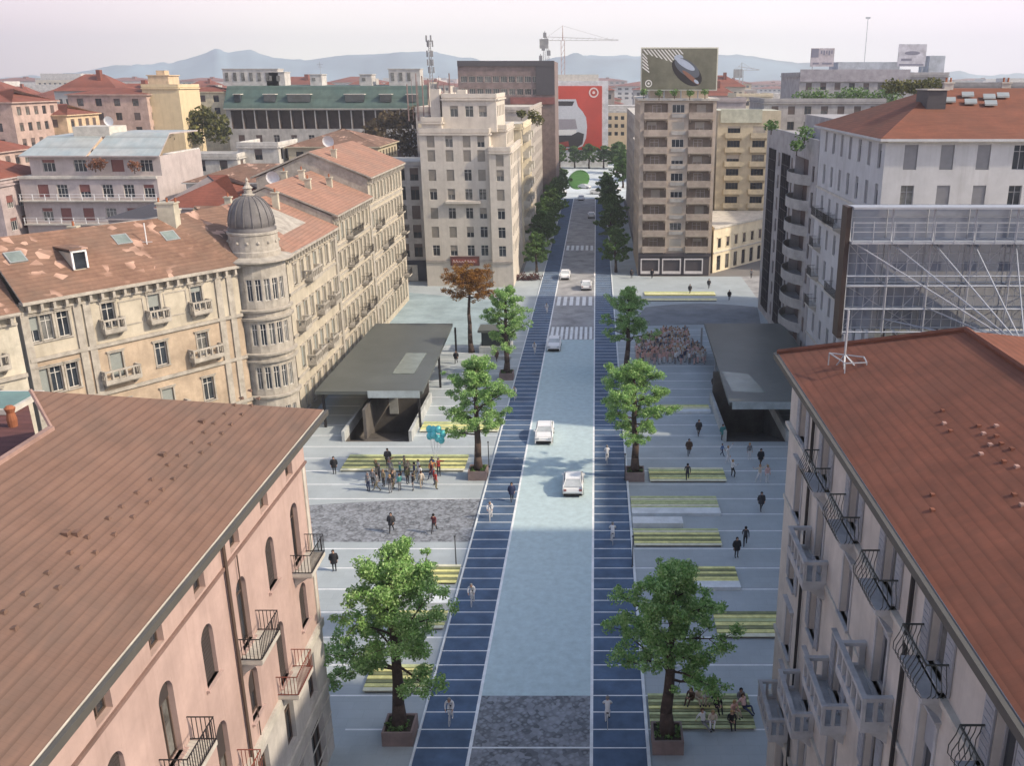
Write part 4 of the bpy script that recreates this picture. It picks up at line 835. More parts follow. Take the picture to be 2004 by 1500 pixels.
P, Q = (22.0, 174.0), (38, 193); l = hypot(16, 19); ops = B8.wins(P, Q, seq(.5, l - .5, 2.9), 4.6, 1.1, 1.8, 'mix') + B8.wins(P, Q, seq(.5, l - .5, 2.9), .3, 1.3, 2.8, 'x', trim=False)
B8.b.wall(P, Q, 0, 8.6, ops, .25, 0); B8.b.poly([(22, 174, 8.6), (38, 193, 8.6), (38, 198, 8.6), (21.5, 198, 8.6)], 1); B8.b.wall((21.5, 197), P, 0, 8.6, [], .2, 0); B8.b.obox(P, Q, .003, .2, 8.3, 8.7, 1); B8.b.obox(P, Q, .003, .15, 3.7, 3.95, 1); B8.done()
# ------------------------------------------------------------------ stepped white tower left of the street
IV = mat('ivory_stucco', (0.56, 0.51, 0.44), .9, var=.08, kind='stucco'); IV2 = mat('warm_grey_base', (.40, .36, .32), kind='stucco')
B9 = Bld('tower_block', 'stepped ivory corner block with roof mast and dark red shop sign, left of the street', 'building', (-30, 162.5), [IV, IV2, TRIM], fm=WFR, sm=flat('taupe_blind', (.27, .24, .20)), tm=IV)
def block(B, x0, x1, y0, y1, z0, z1, front=None, right=None, zs=(), w_=1.3, h_=1.9, m=0, cap=True, step=2.9):
    P, Q = (x0, y0), (x1, y0); o1 = []; o2 = []
    for z in zs:
        if front is not None: o1 += B.wins(P, Q, front, z, w_, h_, 'mix', trim=False, shut=(.3, .2, .2))
        if right: o2 += B.wins((x1, y0), (x1, y1), seq(.8, y1 - y0 - .8, step), z, w_, h_, 'mix', trim=False, shut=(.3, .2, .2))
    B.b.wall(P, Q, z0, z1, o1, .25, m); B.b.wall((x1, y0), (x1, y1), z0, z1, o2, .25, m); B.b.wall((x1, y1), (x0, y1), z0, z1, [], .25, m); B.b.wall((x0, y1), (x0, y0), z0, z1, [], .25, m)
    B.b.quad((x0, y0, z1), (x1, y0, z1), (x1, y1, z1), (x0, y1, z1), 2)
    if cap:
        for P_, Q_ in (((x0, y0), (x1, y0)), ((x1, y0), (x1, y1)), ((x0, y1), (x0, y0))): B.b.obox(P_, Q_, -.3, .12, z1 + .003, z1 + .7, m); B.b.obox(P_, Q_, .003, .3, z1 - .4, z1 - .15, m)
fz = [5.4 + 3.25 * i for i in range(7)]
block(B9, -30, -18.2, 162.5, 182, 0, 26.4, [1.9, 5.0, 8.0, 10.4], False, fz[:6] + [24.0])
block(B9, -18.2, -14.6, 161.6, 184, 0, 23.4, [1.8], True, fz[:5] + [20.9])
block(B9, -26.2, -17.0, 164.5, 180, 26.4, 32.0, [2.0, 4.6, 6.9], True, (28.9,), 1.4, 1.8)
block(B9, -29.6, -26.2, 163.2, 176, 26.4, 28.2, [1.7], False, ())
block(B9, -20.5, -15.6, 166, 181, 23.4, 26.8, None, True, (24.2,), 1.4, 1.8)
B9.b.box(-28.2, -26.6, 165, 167, 28.2, 33.4, 0); B9.b.obox((-30, 162.5), (-18.2, 162.5), .003, .2, 4.3, 4.7, 1); B9.b.obox((-26, 162.5), (-20, 162.5), .003, .8, 14.6, 15.0, 0)
B9.b.obox((-18.2, 161.6), (-14.6, 161.6), .003, .25, 4.3, 4.6, 1)
B9.b.box(-24, -22.5, 168, 170, 32, 33.3, 0)
B9.done()
b = MB(); s = gy(890, 500, 162.3); b.box(-26.0 + .3, -20.6, 162.15, 162.45, 3.3 + .4, 5.35, 0)
R = random.Random(2); x = -25.2
b.box(-25.4, -21.0, 162.1, 162.15, 4.2, 4.9, 2)
for i in range(8):
    hgt = R.uniform(.28, .5); b.path([(x, 162.08, 4.3), (x + .12, 162.08, 4.3 + hgt), (x + .3, 162.08, 4.35), (x + .42, 162.08, 4.5)], .045, 4, 1); x += .5
b.build('shop_sign', [flat('sign_maroon', (.12, .05, .045)), flat('sign_pale_letters', (.62, .5, .45)), flat('sign_red', (.25, .07, .06))], B9.root)
b = MB()
for dx in (-.25, .25):
    for dy in (-.25, .25): b.tube((-28 + dx, 166 + dy, 33.3), (-28 + dx * .5, 166 + dy * .5, 41.3), .05, n=4)
for i in range(14): b.tube((-28.22, 165.8, 33.6 + i * .55), (-27.78, 165.8, 34.1 + i * .55), .03, n=4)
for z in (36, 37.2, 38.6, 40.2, 41): 
    for a in (0, 2.1, 4.2): b.box(-28 + .5 * cos(a + z) - .12, -28 + .5 * cos(a + z) + .12, 166 + .5 * sin(a + z) - .08, 166 + .5 * sin(a + z) + .08, z, z + 1.0)
b.build('antenna_mast', flat('mast_grey', (.28, .28, .28)), B9.root)
b = MB()
for i in range(14): xx = -33 + i * .62 + (i % 3) * .2; b.tube((xx, 170, 28), (xx, 170, 34.2 + (i * 7 % 5) * .45), .05 if i % 2 else .13, n=4)
b.build('aerial_cluster', mat('reddish_aerials', (.28, .2, .18)), B9.root)
# continuation of the left side of the street
B10 = Bld('apartment_building', 'sunlit cream facade with stacked balconies running along the street behind the ivory block', 'building', (-18, 184), [YEL, TRIM, TRIM], fm=DFR, sm=flat('brown_shutter', (.13, .10, .09)), tm=TRIM)
block(B10, -34, -14.4, 184.2, 212, 0, 26.2, None, True, [1.5 + 3.2 * i for i in range(8)], 1.3, 2.0, step=2.6)
B10.done()
for i in range(1, 8):
    for y in (189, 195.6, 203): B10.bal((-14.4, 184.2), (-14.4, 212), y - 184.2, 1.3 + 3.2 * i, 3.4, 1.2, 'solid', TRIM, TRIM)
B11 = Bld('apartment_building', 'greyish apartment block on the left of the street, farther back beside the dark street trees', 'building', (-18, 214), [mat('grey_beige_stucco', (.42, .38, .34), kind='stucco'), TRIM, TRIM], fm=DFR, sm=flat('brown_shutter', (.13, .10, .09)), tm=TRIM)
block(B11, -40, -14.8, 214, 284, 0, 28.5, None, True, [1.5 + 3.2 * i for i in range(8)], 1.4, 2.0, step=4.2)
B11.done()
B12 = Bld('apartment_building', 'slim grey block with dark window column, wedged between the palazzo and the ivory tower', 'building', (-36, 166), [mat('mid_grey_render', (.44, .41, .38), kind='stucco'), flat('navy_shopfront', (.05, .055, .075), .4), TRIM], fm=DFR, sm=flat('brown_shutter', (.13, .10, .09)), tm=TRIM)
block(B12, -42, -30.2, 167, 186, 0, 20.6, [7.5, 9.9], False, [4.4 + 3.4 * i for i in range(5)], 1.5, 2.4)
B12.b.box(-36, -30.6, 166.7, 167, .1, 3.8, 1); B12.b.box(-34.8, -32.4, 166.5, 166.69, .1, 3.0, 2); B12.done()
B13 = Bld('apartment_building', 'dark brown block with long window bands, high behind the ivory tower', 'building', (-40, 240), [mat('brown_grey_cladding', (.20, .155, .145), kind='stucco', var=.2), flat('dark_slate', (.07, .065, .07)), mat('maroon_band', (.22, .09, .08))], fm=TRIM, sm=flat('brown_shutter', (.13, .10, .09)), tm=TRIM)
q0, q1 = gy(895, 125, 262), gy(1085, 125, 262)
P, Q = (q0.x, 262), (q1.x, 262); W = Q[0] - P[0]; ops = []
for z in (34.2, 31.0): ops += B13.wins(P, Q, seq(.5, W - 4, 2.2), z, 1.7, 1.6, 'x', trim=False)
B13.b.wall(P, Q, 0, 39.6, ops, .2, 0); B13.b.wall(Q, (Q[0], 286), 0, 39.6, [], .2, 0); B13.b.wall((P[0], 286), P, 0, 39.6, [], .2, 0); B13.b.quad((P[0], 262, 39.6), (Q[0], 262, 39.6), (Q[0], 286, 39.6), (P[0], 286, 39.6), 1)
B13.b.obox(P, Q, .003, .4, 38.3, 39.7, 1); B13.b.obox((Q[0] - 5, 262), Q, .003, .3, 31, 38.29, 1); B13.b.obox((Q[0] - 12, 262), Q, .003, .35, 28.6, 30.4, 2); B13.done()
# red billboard building beyond the roundabout
B14 = Bld('office_building', 'pale block wholly fronted by the giant red poster at the end of the street', 'building', (-7, 402), [mat('white_cladding', (.6, .6, .6)), TRIM])
q0, q1 = gy(1086, 158, 400), gy(1190, 292, 400); B14.b.box(q0.x, q1.x, 400.6, 420, 0, q0.z, 0); B14.b.box(q0.x + 1, q1.x - 4, 405, 415, q0.z, q0.z + 2.5, 1); B14.done('wall')
rb = thing('poster', 'giant red poster of a white car with ring emblem at the end of the street', 'billboard', (-7, 400, 0))
a0, a1 = gy(1087, 168, 400), gy(1178, 293, 400); b = MB(); b.box(a0.x, a1.x, 400.2, 400.5, a1.z, a0.z); b.build('panel', mat('poster_red', (.50, .055, .03), .7, var=.12, scale=.05), rb)
def P4(u, v): return gy(u, v, 400)
def shape(b, pts, y, m): b.poly([(gy(u, v, 400).x, y, gy(u, v, 400).z) for u, v in pts], m)
b = MB()
shape(b, [(1088, 194), (1127, 194), (1131, 208), (1140, 218), (1147, 230), (1149, 248), (1147, 270), (1140, 286), (1128, 290), (1088, 290)], 400.12, 0)
shape(b, [(1088, 198), (1124, 198), (1120, 207), (1088, 207)], 400.08, 1); shape(b, [(1088, 233), (1126, 233), (1130, 252), (1088, 254)], 400.08, 2)
shape(b, [(1088, 254), (1128, 254), (1128, 264), (1088, 265)], 400.06, 3); shape(b, [(1088, 265), (1118, 265), (1121, 288), (1088, 289)], 400.07, 1); shape(b, [(1118, 265), (1131, 258), (1143, 262), (1140, 282), (1128, 289), (1120, 288)], 400.05, 1)
shape(b, [(1088, 280), (1112, 276), (1114, 286), (1088, 288)], 400.04, 4)
b.build('car_picture', [flat('poster_silver', (.55, .56, .58)), flat('poster_near_black', (.03, .025, .025), .4), flat('poster_grey', (.30, .27, .29)), flat('poster_white', (.72, .7, .66)), flat('poster_dark_red', (.25, .03, .02))], rb)
b = MB(); c = P4(1162, 181); ell(b, c.x, c.z, 2.0, 2.0, 0, 400.1, r0=.72); ell(b, c.x, c.z, .6, .6, 0, 400.1, n=12); b.build('ring_emblem', flat('poster_pink_white', (.75, .6, .55)), rb)
# right side of the street beyond the tan tower
for i, (x0, y0, y1, h, c, nm) in enumerate(((8.6, 198, 226, 22, (.36, .33, .31), 'grey_brown'), (9.0, 228, 284, 27, (.42, .38, .34), 'dusty'))):
    Bx = Bld('apartment_building', ('low greyish block directly behind the tan billboard tower', 'dusty beige block farthest along the right side of the street')[i], 'building', (x0, y0), [mat(nm + '_stucco', c, kind='stucco'), TRIM, TRIM], fm=DFR, sm=flat('brown_shutter', (.13, .10, .09)), tm=TRIM)
    P, Q = (x0, y1), (x0, y0); ops = []
    for z in [1.5 + 3.2 * k for k in range(int(h / 3.3))]: ops += Bx.wins(P, Q, seq(1, y1 - y0 - 1, 4.6), z, 1.4, 2, 'mix', trim=False)
    Bx.b.wall(P, Q, 0, h, ops, .2, 0); Bx.b.wall(Q, (x0 + 12, y0), 0, h, [], .2, 0); Bx.b.wall((x0 + 12, y1), P, 0, h, [], .2, 0); Bx.b.quad((x0, y0, h), (x0 + 12, y0, h), (x0 + 12, y1, h), (x0, y1, h), 1); Bx.done()
# ------------------------------------------------------------------ left middle distance
LIL = mat('lilac_grey_render', (0.44, 0.385, 0.37), .9, var=.1, kind='stucco'); GRNR = mat('green_copper_roof', (0.085, 0.125, 0.105), .7, var=.3, kind='tile', p=(3.0, .5)); ZINC = mat('pale_zinc_roof', (.40, .42, .40), .5, var=.15, kind='tile', p=(4, .6), metal=.1)
MARN = mat('brick_red_tiles', (0.22, 0.075, 0.05), .9, kind='tile', var=.2, scale=.4, bump=.7, p=(.45, .35))
B20 = Bld('apartment_building', 'lilac grey apartment block with white balcony rails and zinc penthouse roof, upper left', 'building', (-92, 150), [LIL, TRIM, ZINC], fm=WFR, sm=flat('dark_red_blind', (.20, .08, .07)), tm=LIL)
x0, x1 = -91.5, -69.6; xs = [3.6, 6.6, 10.2, 13.8, 17.2, 20.4]; ops = []
P, Q = (x0, 150), (x1, 150)
for z in (17.0, 13.3, 9.6, 5.9): ops += B20.wins(P, Q, xs, z, 1.7, 2.1, 'mix', trim=False, shut=(.3, .2, .2))
B20.b.wall(P, Q, 0, 20.3, ops, .5, 0); B20.b.wall(Q, (x1, 168), 0, 20.3, [], .3, 0); B20.b.wall((x0, 168), P, 0, 20.3, [], .3, 0); B20.b.quad((x0, 150, 20.3), (x1, 150, 20.3), (x1, 168, 20.3), (x0, 168, 20.3), 1)
ops = B20.wins((x0 + 1, 152), (x1, 152), [3, 8, 14, 18.6], 20.9, 2.0, 1.9, 'mix', trim=False); B20.b.wall((x0 + 1, 152), (x1, 152), 20.3, 23.4, ops, .3, 0); B20.b.wall((x1, 152), (x1, 168), 20.3, 23.4, [], .3, 0)
B20.b.obox(P, Q, .003, .3, 20.0, 20.45, 1)
for z in (16.6, 12.9, 9.2, 5.5): B20.b.obox(P, Q, .003, .9, z - .1, z + .08, 1)
B20.b.box(-86, -80, 158, 164, 26, 27.6, 1); B20.done()
B20.roof([[(x0, 151, 23.5), (-80.8, 151, 23.5), (-81.4, 158, 26.1), (x0 + 1.2, 158, 26.1)], [(-80.4, 151, 23.5), (x1 + .4, 151, 23.5), (x1 - 1.0, 159, 26.6), (-80.6, 159, 26.6)], [(x0 + 1.2, 158, 26.1), (-81.4, 158, 26.1), (-80.6, 168, 26.1), (x0, 168, 26.1)], [(-80.6, 159, 26.6), (x1 - 1, 159, 26.6), (x1, 168, 26.6), (-80.6, 168, 26.6)]], ZINC)
for z in (16.7, 13.0, 9.3, 5.6):
    b = MB()
    for zz in (.95, .5): b.obox(P, Q, .82, .88, z + zz, z + zz + .05)
    for i in range(12): x = x0 + .2 + i * 1.96; b.box(x - .05, x + .05, 149.1, 149.17, z, z + 1.0)
    b.build('balcony_rail', WHITE, B20.root)
B21 = Bld('apartment_building', 'dull mauve apartment block cut by the left edge, beside the lilac grey one', 'building', (-104, 146), [mat('mauve_render', (.40, .33, .32), kind='stucco'), TRIM, MARN], fm=WFR, sm=flat('dark_red_blind', (.20, .08, .07)), tm=LIL)
block(B21, -120, -92.5, 146, 160, 0, 19.5, seq(1, 27, 3.4), True, (15.6, 12.1, 8.6, 5.1), 1.8, 2.0); B21.done()
B21.roof(hip(-120, -92.5, 146, 160, 20.3, 3.2, 'x', .4), MARN)
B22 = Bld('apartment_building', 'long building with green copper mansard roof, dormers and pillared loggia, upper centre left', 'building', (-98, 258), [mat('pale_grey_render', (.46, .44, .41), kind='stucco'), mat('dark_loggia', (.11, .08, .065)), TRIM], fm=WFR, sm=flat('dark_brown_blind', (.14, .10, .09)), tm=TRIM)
q0, q1, q2 = gy(442, 212, 258), gy(836, 212, 258), gy(600, 252, 258); P, Q = (q0.x, 258), (q1.x, 258); W = Q[0] - P[0]; ze = q0.z; zl = q2.z; ops = []
for x in seq(1, W - 1, 3.3): ops.append((x - 1.45, x + 1.45, zl, ze - .5, 2.2))
for z in (zl - 4.2, zl - 8.2, zl - 12.2): ops += B22.wins(P, Q, seq(1, W - 1, 4.6), z, 1.6, 2.6, 'mix', trim=False)
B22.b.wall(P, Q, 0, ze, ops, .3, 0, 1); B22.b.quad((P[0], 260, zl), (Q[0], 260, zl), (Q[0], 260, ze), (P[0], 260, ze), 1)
B22.b.wall(Q, (Q[0], 275), 0, ze, [], .3, 0); B22.b.wall((P[0], 275), P, 0, ze, [], .3, 0)
B22.b.poly([(Q[0] + .3, 258, ze), (Q[0] + .3, 262, ze + 6.6), (Q[0] + .3, 276, ze + 6.6), (Q[0] + .3, 276, ze)], 2); B22.done()
zt = gy(440, 166, 262).z
B22.roof([[(P[0] - .5, 257.3, ze), (Q[0] + .2, 257.3, ze), (Q[0] + .2, 262, zt - .3), (P[0] - .5, 262, zt - .3)], [(P[0] - .5, 262, zt - .3), (Q[0] + .2, 262, zt - .3), (Q[0] + .2, 275, zt), (P[0] - .5, 275, zt)]], GRNR)
for u, w_ in ((465, 1.6), (528, 3), (585, 6), (694, 5), (755, 3), (805, 2.5)):
    x = gy(u, 195, 258.5).x; z = ze + 2.6; b = MB(); b.box(x - w_ / 2, x + w_ / 2, 258.3, 261, z - .9, z + .9, 1); b.box(x - w_ / 2 - .2, x + w_ / 2 + .2, 258, 261.5, z + .9, z + 1.1, 0); b.build('dormer', [TRIM, GLASS], B22.root)
for u, v0, wd, hh in ((497, 165, 15, 4.0), (545, 165, 5, 3.2), (623, 165, 3.2, 2.6), (720, 165, 3.2, 2.6), (795, 163, 8.5, 4.0)):
    x = gy(u, v0, 268).x; b = MB(); b.box(x - wd / 2, x + wd / 2, 266, 271, zt - .2, zt + hh); b.box(x - wd / 2 - .2, x + wd / 2 + .2, 265.8, 271.2, zt + hh, zt + hh + .2)
    for k in range(int(wd / 2.2)): b.box(x - wd / 2 + .6 + k * 2.2, x - wd / 2 + 1.5 + k * 2.2, 265.9, 266, zt + 1.0, zt + hh - .8, 1)
    b.build('penthouse', [mat('pale_roof_box', (.5, .48, .45)), GLASS2], B22.root)
b = MB(); x = gy(628, 150, 268).x; b.tube((x, 268, zt), (x, 268, zt + 6), .08, n=4); b.box(x - .8, x + .8, 267.95, 268.05, zt + 5.2, zt + 5.3); b.box(x - .5, x + .5, 267.95, 268.05, zt + 4.6, zt + 4.7); b.build('antenna', LAT, B22.root)
def simple(label, x0, x1, y0, y1, z1, m, roofm=None, rh=2.5, axis='x', zs=None, stepw=3.6, w_=1.5, h_=1.7, name='house', cat='house', fr=True, sm=None):
    B = Bld(name, label, cat, ((x0 + x1) / 2, y0), [m, TRIM, roofm or mat('flat_roof_gravel', (.36, .34, .31))], fm=DFR, sm=sm or flat('brown_shutter', (.13, .10, .09)), tm=m)
    block(B, x0, x1, y0, y1, 0, z1, seq(.6, x1 - x0 - .6, stepw) if fr else None, True, zs if zs is not None else [z1 - 2.6 - 3.2 * k for k in range(3)], w_, h_, cap=roofm is None)
    B.done()
    if roofm: B.roof(hip(x0, x1, y0, y1, z1 + .05, rh, axis, .5), roofm)
    return B
YB = mat('bright_ochre_render', (.60, .49, .31), .9, var=.05, kind='stucco'); PK = mat('rose_render', (.46, .34, .29), kind='stucco'); OC = mat('peach_render', (.58, .44, .29), kind='stucco')
s = simple('tall blank ochre gable wall with a small tower on top, upper left', gy(278, 180, 230).x, gy(350, 180, 230).x, 230, 242, 33.2, YB, None, zs=[], name='apartment_building', cat='building')
b = MB(); x = gy(310, 160, 232).x; b.box(x - 2.4, x + 2.4, 232, 238, 33.2, 35.8); b.box(x - 2.7, x + 2.7, 231.8, 238.2, 35.8, 36.0); b.box(x - .5, x + 1.5, 232.5, 235, 36, 37.0); b.build('penthouse', OC, s.root)
simple('rose coloured block with a dark courtyard side, left of the ochre gable wall', gy(120, 200, 225).x, gy(276, 200, 225).x, 228, 244, 31.6, PK, MARN, 1.5, name='apartment_building', cat='building', stepw=4.4)
s = simple('peach coloured rendered house with small square windows, far left beyond the zinc roof', gy(28, 220, 210).x, gy(118, 220, 210).x, 212, 226, 27.5, OC, MARN, 2.2, stepw=5.0)
simple('salmon tenement on the left edge beyond the mauve block', gy(-80, 220, 200).x, gy(36, 220, 200).x, 198, 215, 30.5, PK, MARN, 2.6, stepw=4.5, name='apartment_building', cat='building')
simple('pale yellow house with a small square window, between the ochre gable and the green roof', gy(352, 190, 262).x, gy(440, 190, 262).x, 262, 276, 31.8, mat('pale_yellow_render', (.62, .55, .38), kind='stucco'), MARN, 1.6)
simple('long white walled building with dark windows in front of the green roofed one', gy(310, 300, 178).x, gy(455, 300, 178).x, 180, 196, 21.0, mat('white_render', (.55, .53, .49), kind='stucco'), None, stepw=4.2, h_=2.0, name='apartment_building', cat='building')
simple('white flat roofed cube penthouse behind the gabled palazzo roof', gy(488, 300, 190).x, gy(565, 300, 190).x, 184, 196, 22.8, mat('white_render', (.55, .53, .49), kind='stucco'), None, stepw=5, h_=2.0)
simple('dark maroon tiled house with a low eave, left of the dome', gy(318, 360, 128).x, gy(480, 360, 128).x, 126, 140, 18.6, LIL, MARN, 3.6, stepw=4.5)
simple('small orange roofed house behind the palazzo chimney', gy(375, 400, 112).x, gy(440, 400, 112).x, 110, 120, 18.0, OC, TILEO, 2.2, stepw=4.5)
simple('small brick red roofed house at the far left edge below the peach house', -134, -112, 176, 190, 22.0, PK, MARN, 3.0)
simple('grey slate roofed house in the court behind the palazzo', -70, -50, 134, 146, 16.0, LIL, flat('dark_slate', (.07, .065, .07)), 2.0)
simple('long tiled row house behind the red roofed one in the court', -66, -46, 152, 166, 19.2, mat('white_render', (.55, .53, .49), kind='stucco'), TILEO, 2.4)
simple('beige tenement with a brown roof, hidden behind the palazzo gable', -60, -42.5, 186, 204, 22.5, BEI, TILEO, 3)
# satellite dishes
for k, (u, v, Y, r, lab) in enumerate(((643, 276, 150, .9, 'white satellite dish on the ridge of the tallest palazzo roof'), (535, 347, 124, .9, 'white satellite dish low beside the salmon palazzo roof'), (214, 236, 160, .8, 'small white dish on the zinc penthouse roof'))):
    q = gy(u, v, Y); b = MB(); b.lathe([(.01, 0), (r * .5, .08), (r, .3)], 0, 0, 14); b.lathe([(r, .3), (r * .5, .05), (.01, -.03)], 0, 0, 14)
    M = Matrix.Rotation(radians(100), 4, 'X'); b.v = [tuple(M @ Vector(p) + Vector((q.x, q.y, q.z))) for p in b.v]
    b.tube((q.x, q.y + .1, q.z - 1.6), (q.x, q.y + .1, q.z), .06, n=5); b.build('satellite_dish', WHITE, label=lab, category='satellite dish')
# ------------------------------------------------------------------ right far: long flat roof with two billboards
s = simple('long grey flat roofed block carrying two pale billboards, upper right', 52, 90, 250, 275, 36.0, mat('grey_render', (.36, .35, .35), kind='stucco'), None, zs=[32.4, 29], name='office_building', cat='building')
b = MB(); q = gy(1640, 132, 256); q2 = gy(1760, 132, 256); b.box(q.x, q2.x, 256, 266, 36, 39.3); b.box(gy(1815, 110, 256).x, gy(1845, 110, 256).x, 254, 262, 36, 40.8); b.box(52, 80, 249.6, 250, 34.4, 37.4, 1); b.build('penthouse', [mat('pale_blue_grey_cladding', (.42, .45, .49)), mat('lilac_parapet', (.34, .32, .34))], s.root)
def smallboard(u0, v0, u1, v1, Y, lab, kind):
    a, c = gy(u0, v0, Y), gy(u1, v1, Y); t = thing('billboard', lab, 'billboard', (a.x, Y, 36))
    b = MB(); b.box(a.x, c.x, Y, Y + .3, c.z, a.z); b.build('panel', mat('pale_poster' + str(kind), (.55, .54, .58) if kind else (.48, .44, .46)), t)
    b = MB(); 
    for x in (a.x + .6, c.x - .6): b.tube((x, Y + .2, 36), (x, Y + .2, c.z), .12)
    b.build('post', LAT, t); b = MB(); Wd = c.x - a.x; Hh = a.z - c.z
    if kind == 0:
        b.box(a.x + .1, a.x + Wd * .33, Y - .05, Y - .01, a.z - Hh * .5, a.z - .15); 
        for i in range(5): b.box(a.x + Wd * (.42 + .11 * i), a.x + Wd * (.48 + .11 * i), Y - .05, Y - .01, a.z - Hh * (.3 + .08 * (i % 2)), a.z - Hh * .12)
        b.box(a.x + Wd * .1, a.x + Wd * .36, Y - .05, Y - .01, c.z + Hh * .12, c.z + Hh * .22); b.box(a.x + Wd * .5, a.x + Wd * .92, Y - .05, Y - .01, c.z + Hh * .12, c.z + Hh * .22)
    else:
        ell(b, a.x + Wd * .5, a.z - Hh * .4, Wd * .28, Hh * .09, 0, Y - .03); b.box(a.x + Wd * .12, a.x + Wd * .5, Y - .05, Y - .01, c.z + Hh * .26, c.z + Hh * .36); b.box(a.x + Wd * .06, a.x + Wd * .94, Y - .05, Y - .01, c.z + Hh * .05, c.z + Hh * .12)
    b.build('print', flat('print_grey' + str(kind), (.22, .22, .27)), t)
smallboard(1588, 94, 1631, 130, 251, 'small square rooftop billboard with dark corner picture, left of two on the grey roof', 0)
smallboard(1760, 86, 1810, 130, 253, 'tilted looking white and blue rooftop billboard, the right of two on the grey roof', 1)
b = MB(); q = gy(1699, 33, 258); b.tube((q.x, 258, 36), (q.x, 258, q.z), .09, n=4); b.box(q.x - .6, q.x + .6, 257.9, 258.1, q.z - .4, q.z); b.build('antenna', LAT, label='thin tall antenna pole with a small head, standing on the grey roof between two billboards', category='antenna')
simple('cream block of flats with many small square windows, right of the striped billboard', gy(1440, 200, 330).x, gy(1512, 200, 330).x, 330, 350, 29.8, YEL, None, zs=[26.5, 23.5, 20.5, 17.5], stepw=2.4, w_=1.1, h_=1.5, name='apartment_building', cat='building')
simple('plain lilac block behind the beige flats', gy(1405, 200, 240).x, gy(1460, 200, 240).x, 240, 255, 30.0, LIL, None, zs=[], name='apartment_building', cat='building')
simple('grey terrace building with plant filled roof, behind the red hipped roof', 36, 62, 208, 228, 30.4, GREYB, None, name='apartment_building', cat='building')
simple('long low block with rooftop boxes, behind the red hipped roof on the right edge', 62, 100, 170, 190, 33.8, mat('dark_grey_render', (.25, .24, .24)), None, name='office_building', cat='building')
for k, (u, v, Y) in enumerate(((1460, 150, 620), (1650, 160, 500))):
    pass
# cranes
def crane(u, vtop, vjib, u0, u1, Y, lab, col):
    q = gy(u, vtop, Y); zj = gy(u, vjib, Y).z; t = thing('tower_crane', lab, 'crane', (q.x, Y, 0)); k = Y / 400.0
    b = MB()
    for dx in (-1, 1):
        for dy in (-1, 1): b.tube((q.x + dx * .7 * k, Y + dy * .7, 0), (q.x + dx * .7 * k, Y + dy * .7, zj), .14 * k, n=4)
    z = 10; 
    while z < zj - 3: b.tube((q.x - .7 * k, Y - .7, z), (q.x + .7 * k, Y - .7, z + 2.5), .08 * k, n=4); z += 2.5
    b.tube((q.x, Y, zj), (q.x, Y, q.z), .3 * k, .12 * k, n=4); b.build('mast', flat(col + '_mast', (.45, .30, .27) if col == 'red' else (.4, .42, .42)), t)
    xa, xb = gy(u0, vjib, Y).x, gy(u1, vjib, Y).x; b = MB()
    for dz in (0, 1.4 * k): b.tube((xa if dz == 0 else xa + 3, Y, zj + dz), (xb, Y, zj + (dz if dz == 0 else .3)), .12 * k, n=4)
    x = xa
    while x < xb - 2: b.tube((x, Y, zj), (x + 1.2 * k, Y, zj + 1.2 * k), .05 * k, n=4); x += 2.4 * k
    b.tube((q.x, Y, q.z), (xb - 4, Y, zj + .5), .05 * k, n=3); b.tube((q.x, Y, q.z), (xa + 2, Y, zj + .5), .05 * k, n=3)
    b.build('jib', flat(col + '_jib', (.42, .40, .38)), t)
    b = MB(); b.box(xa, xa + 3.5 * k, Y - .8, Y + .8, zj - 3.0 * k, zj + .6); b.build('counterweight', mat('concrete_grey', (.3, .3, .29)), t)
crane(1101, 50, 79, 1056, 1210, 430, 'tall tower crane with a long pale jib, behind the dark brown block', 'red')
crane(1452, 122, 137, 1436, 1486, 700, 'tiny distant crane just right of the striped billboard', 'grey')
b = MB(); 
for u, v in ((1066, 60), (1070, 72), (1063, 85), (1074, 95), (1058, 105)): q = gy(u, v, 300); b.tube((q.x, 300, 38), (q.x, 300, q.z), .12, n=4); b.box(q.x - .5, q.x + .5, 299.9, 300.1, q.z - 2, q.z - .5)
b.build('antenna_mast', flat('mast_grey', (.28, .28, .28)), label='cluster of slim antennas on a mast between the brown block and the crane', category='antenna')
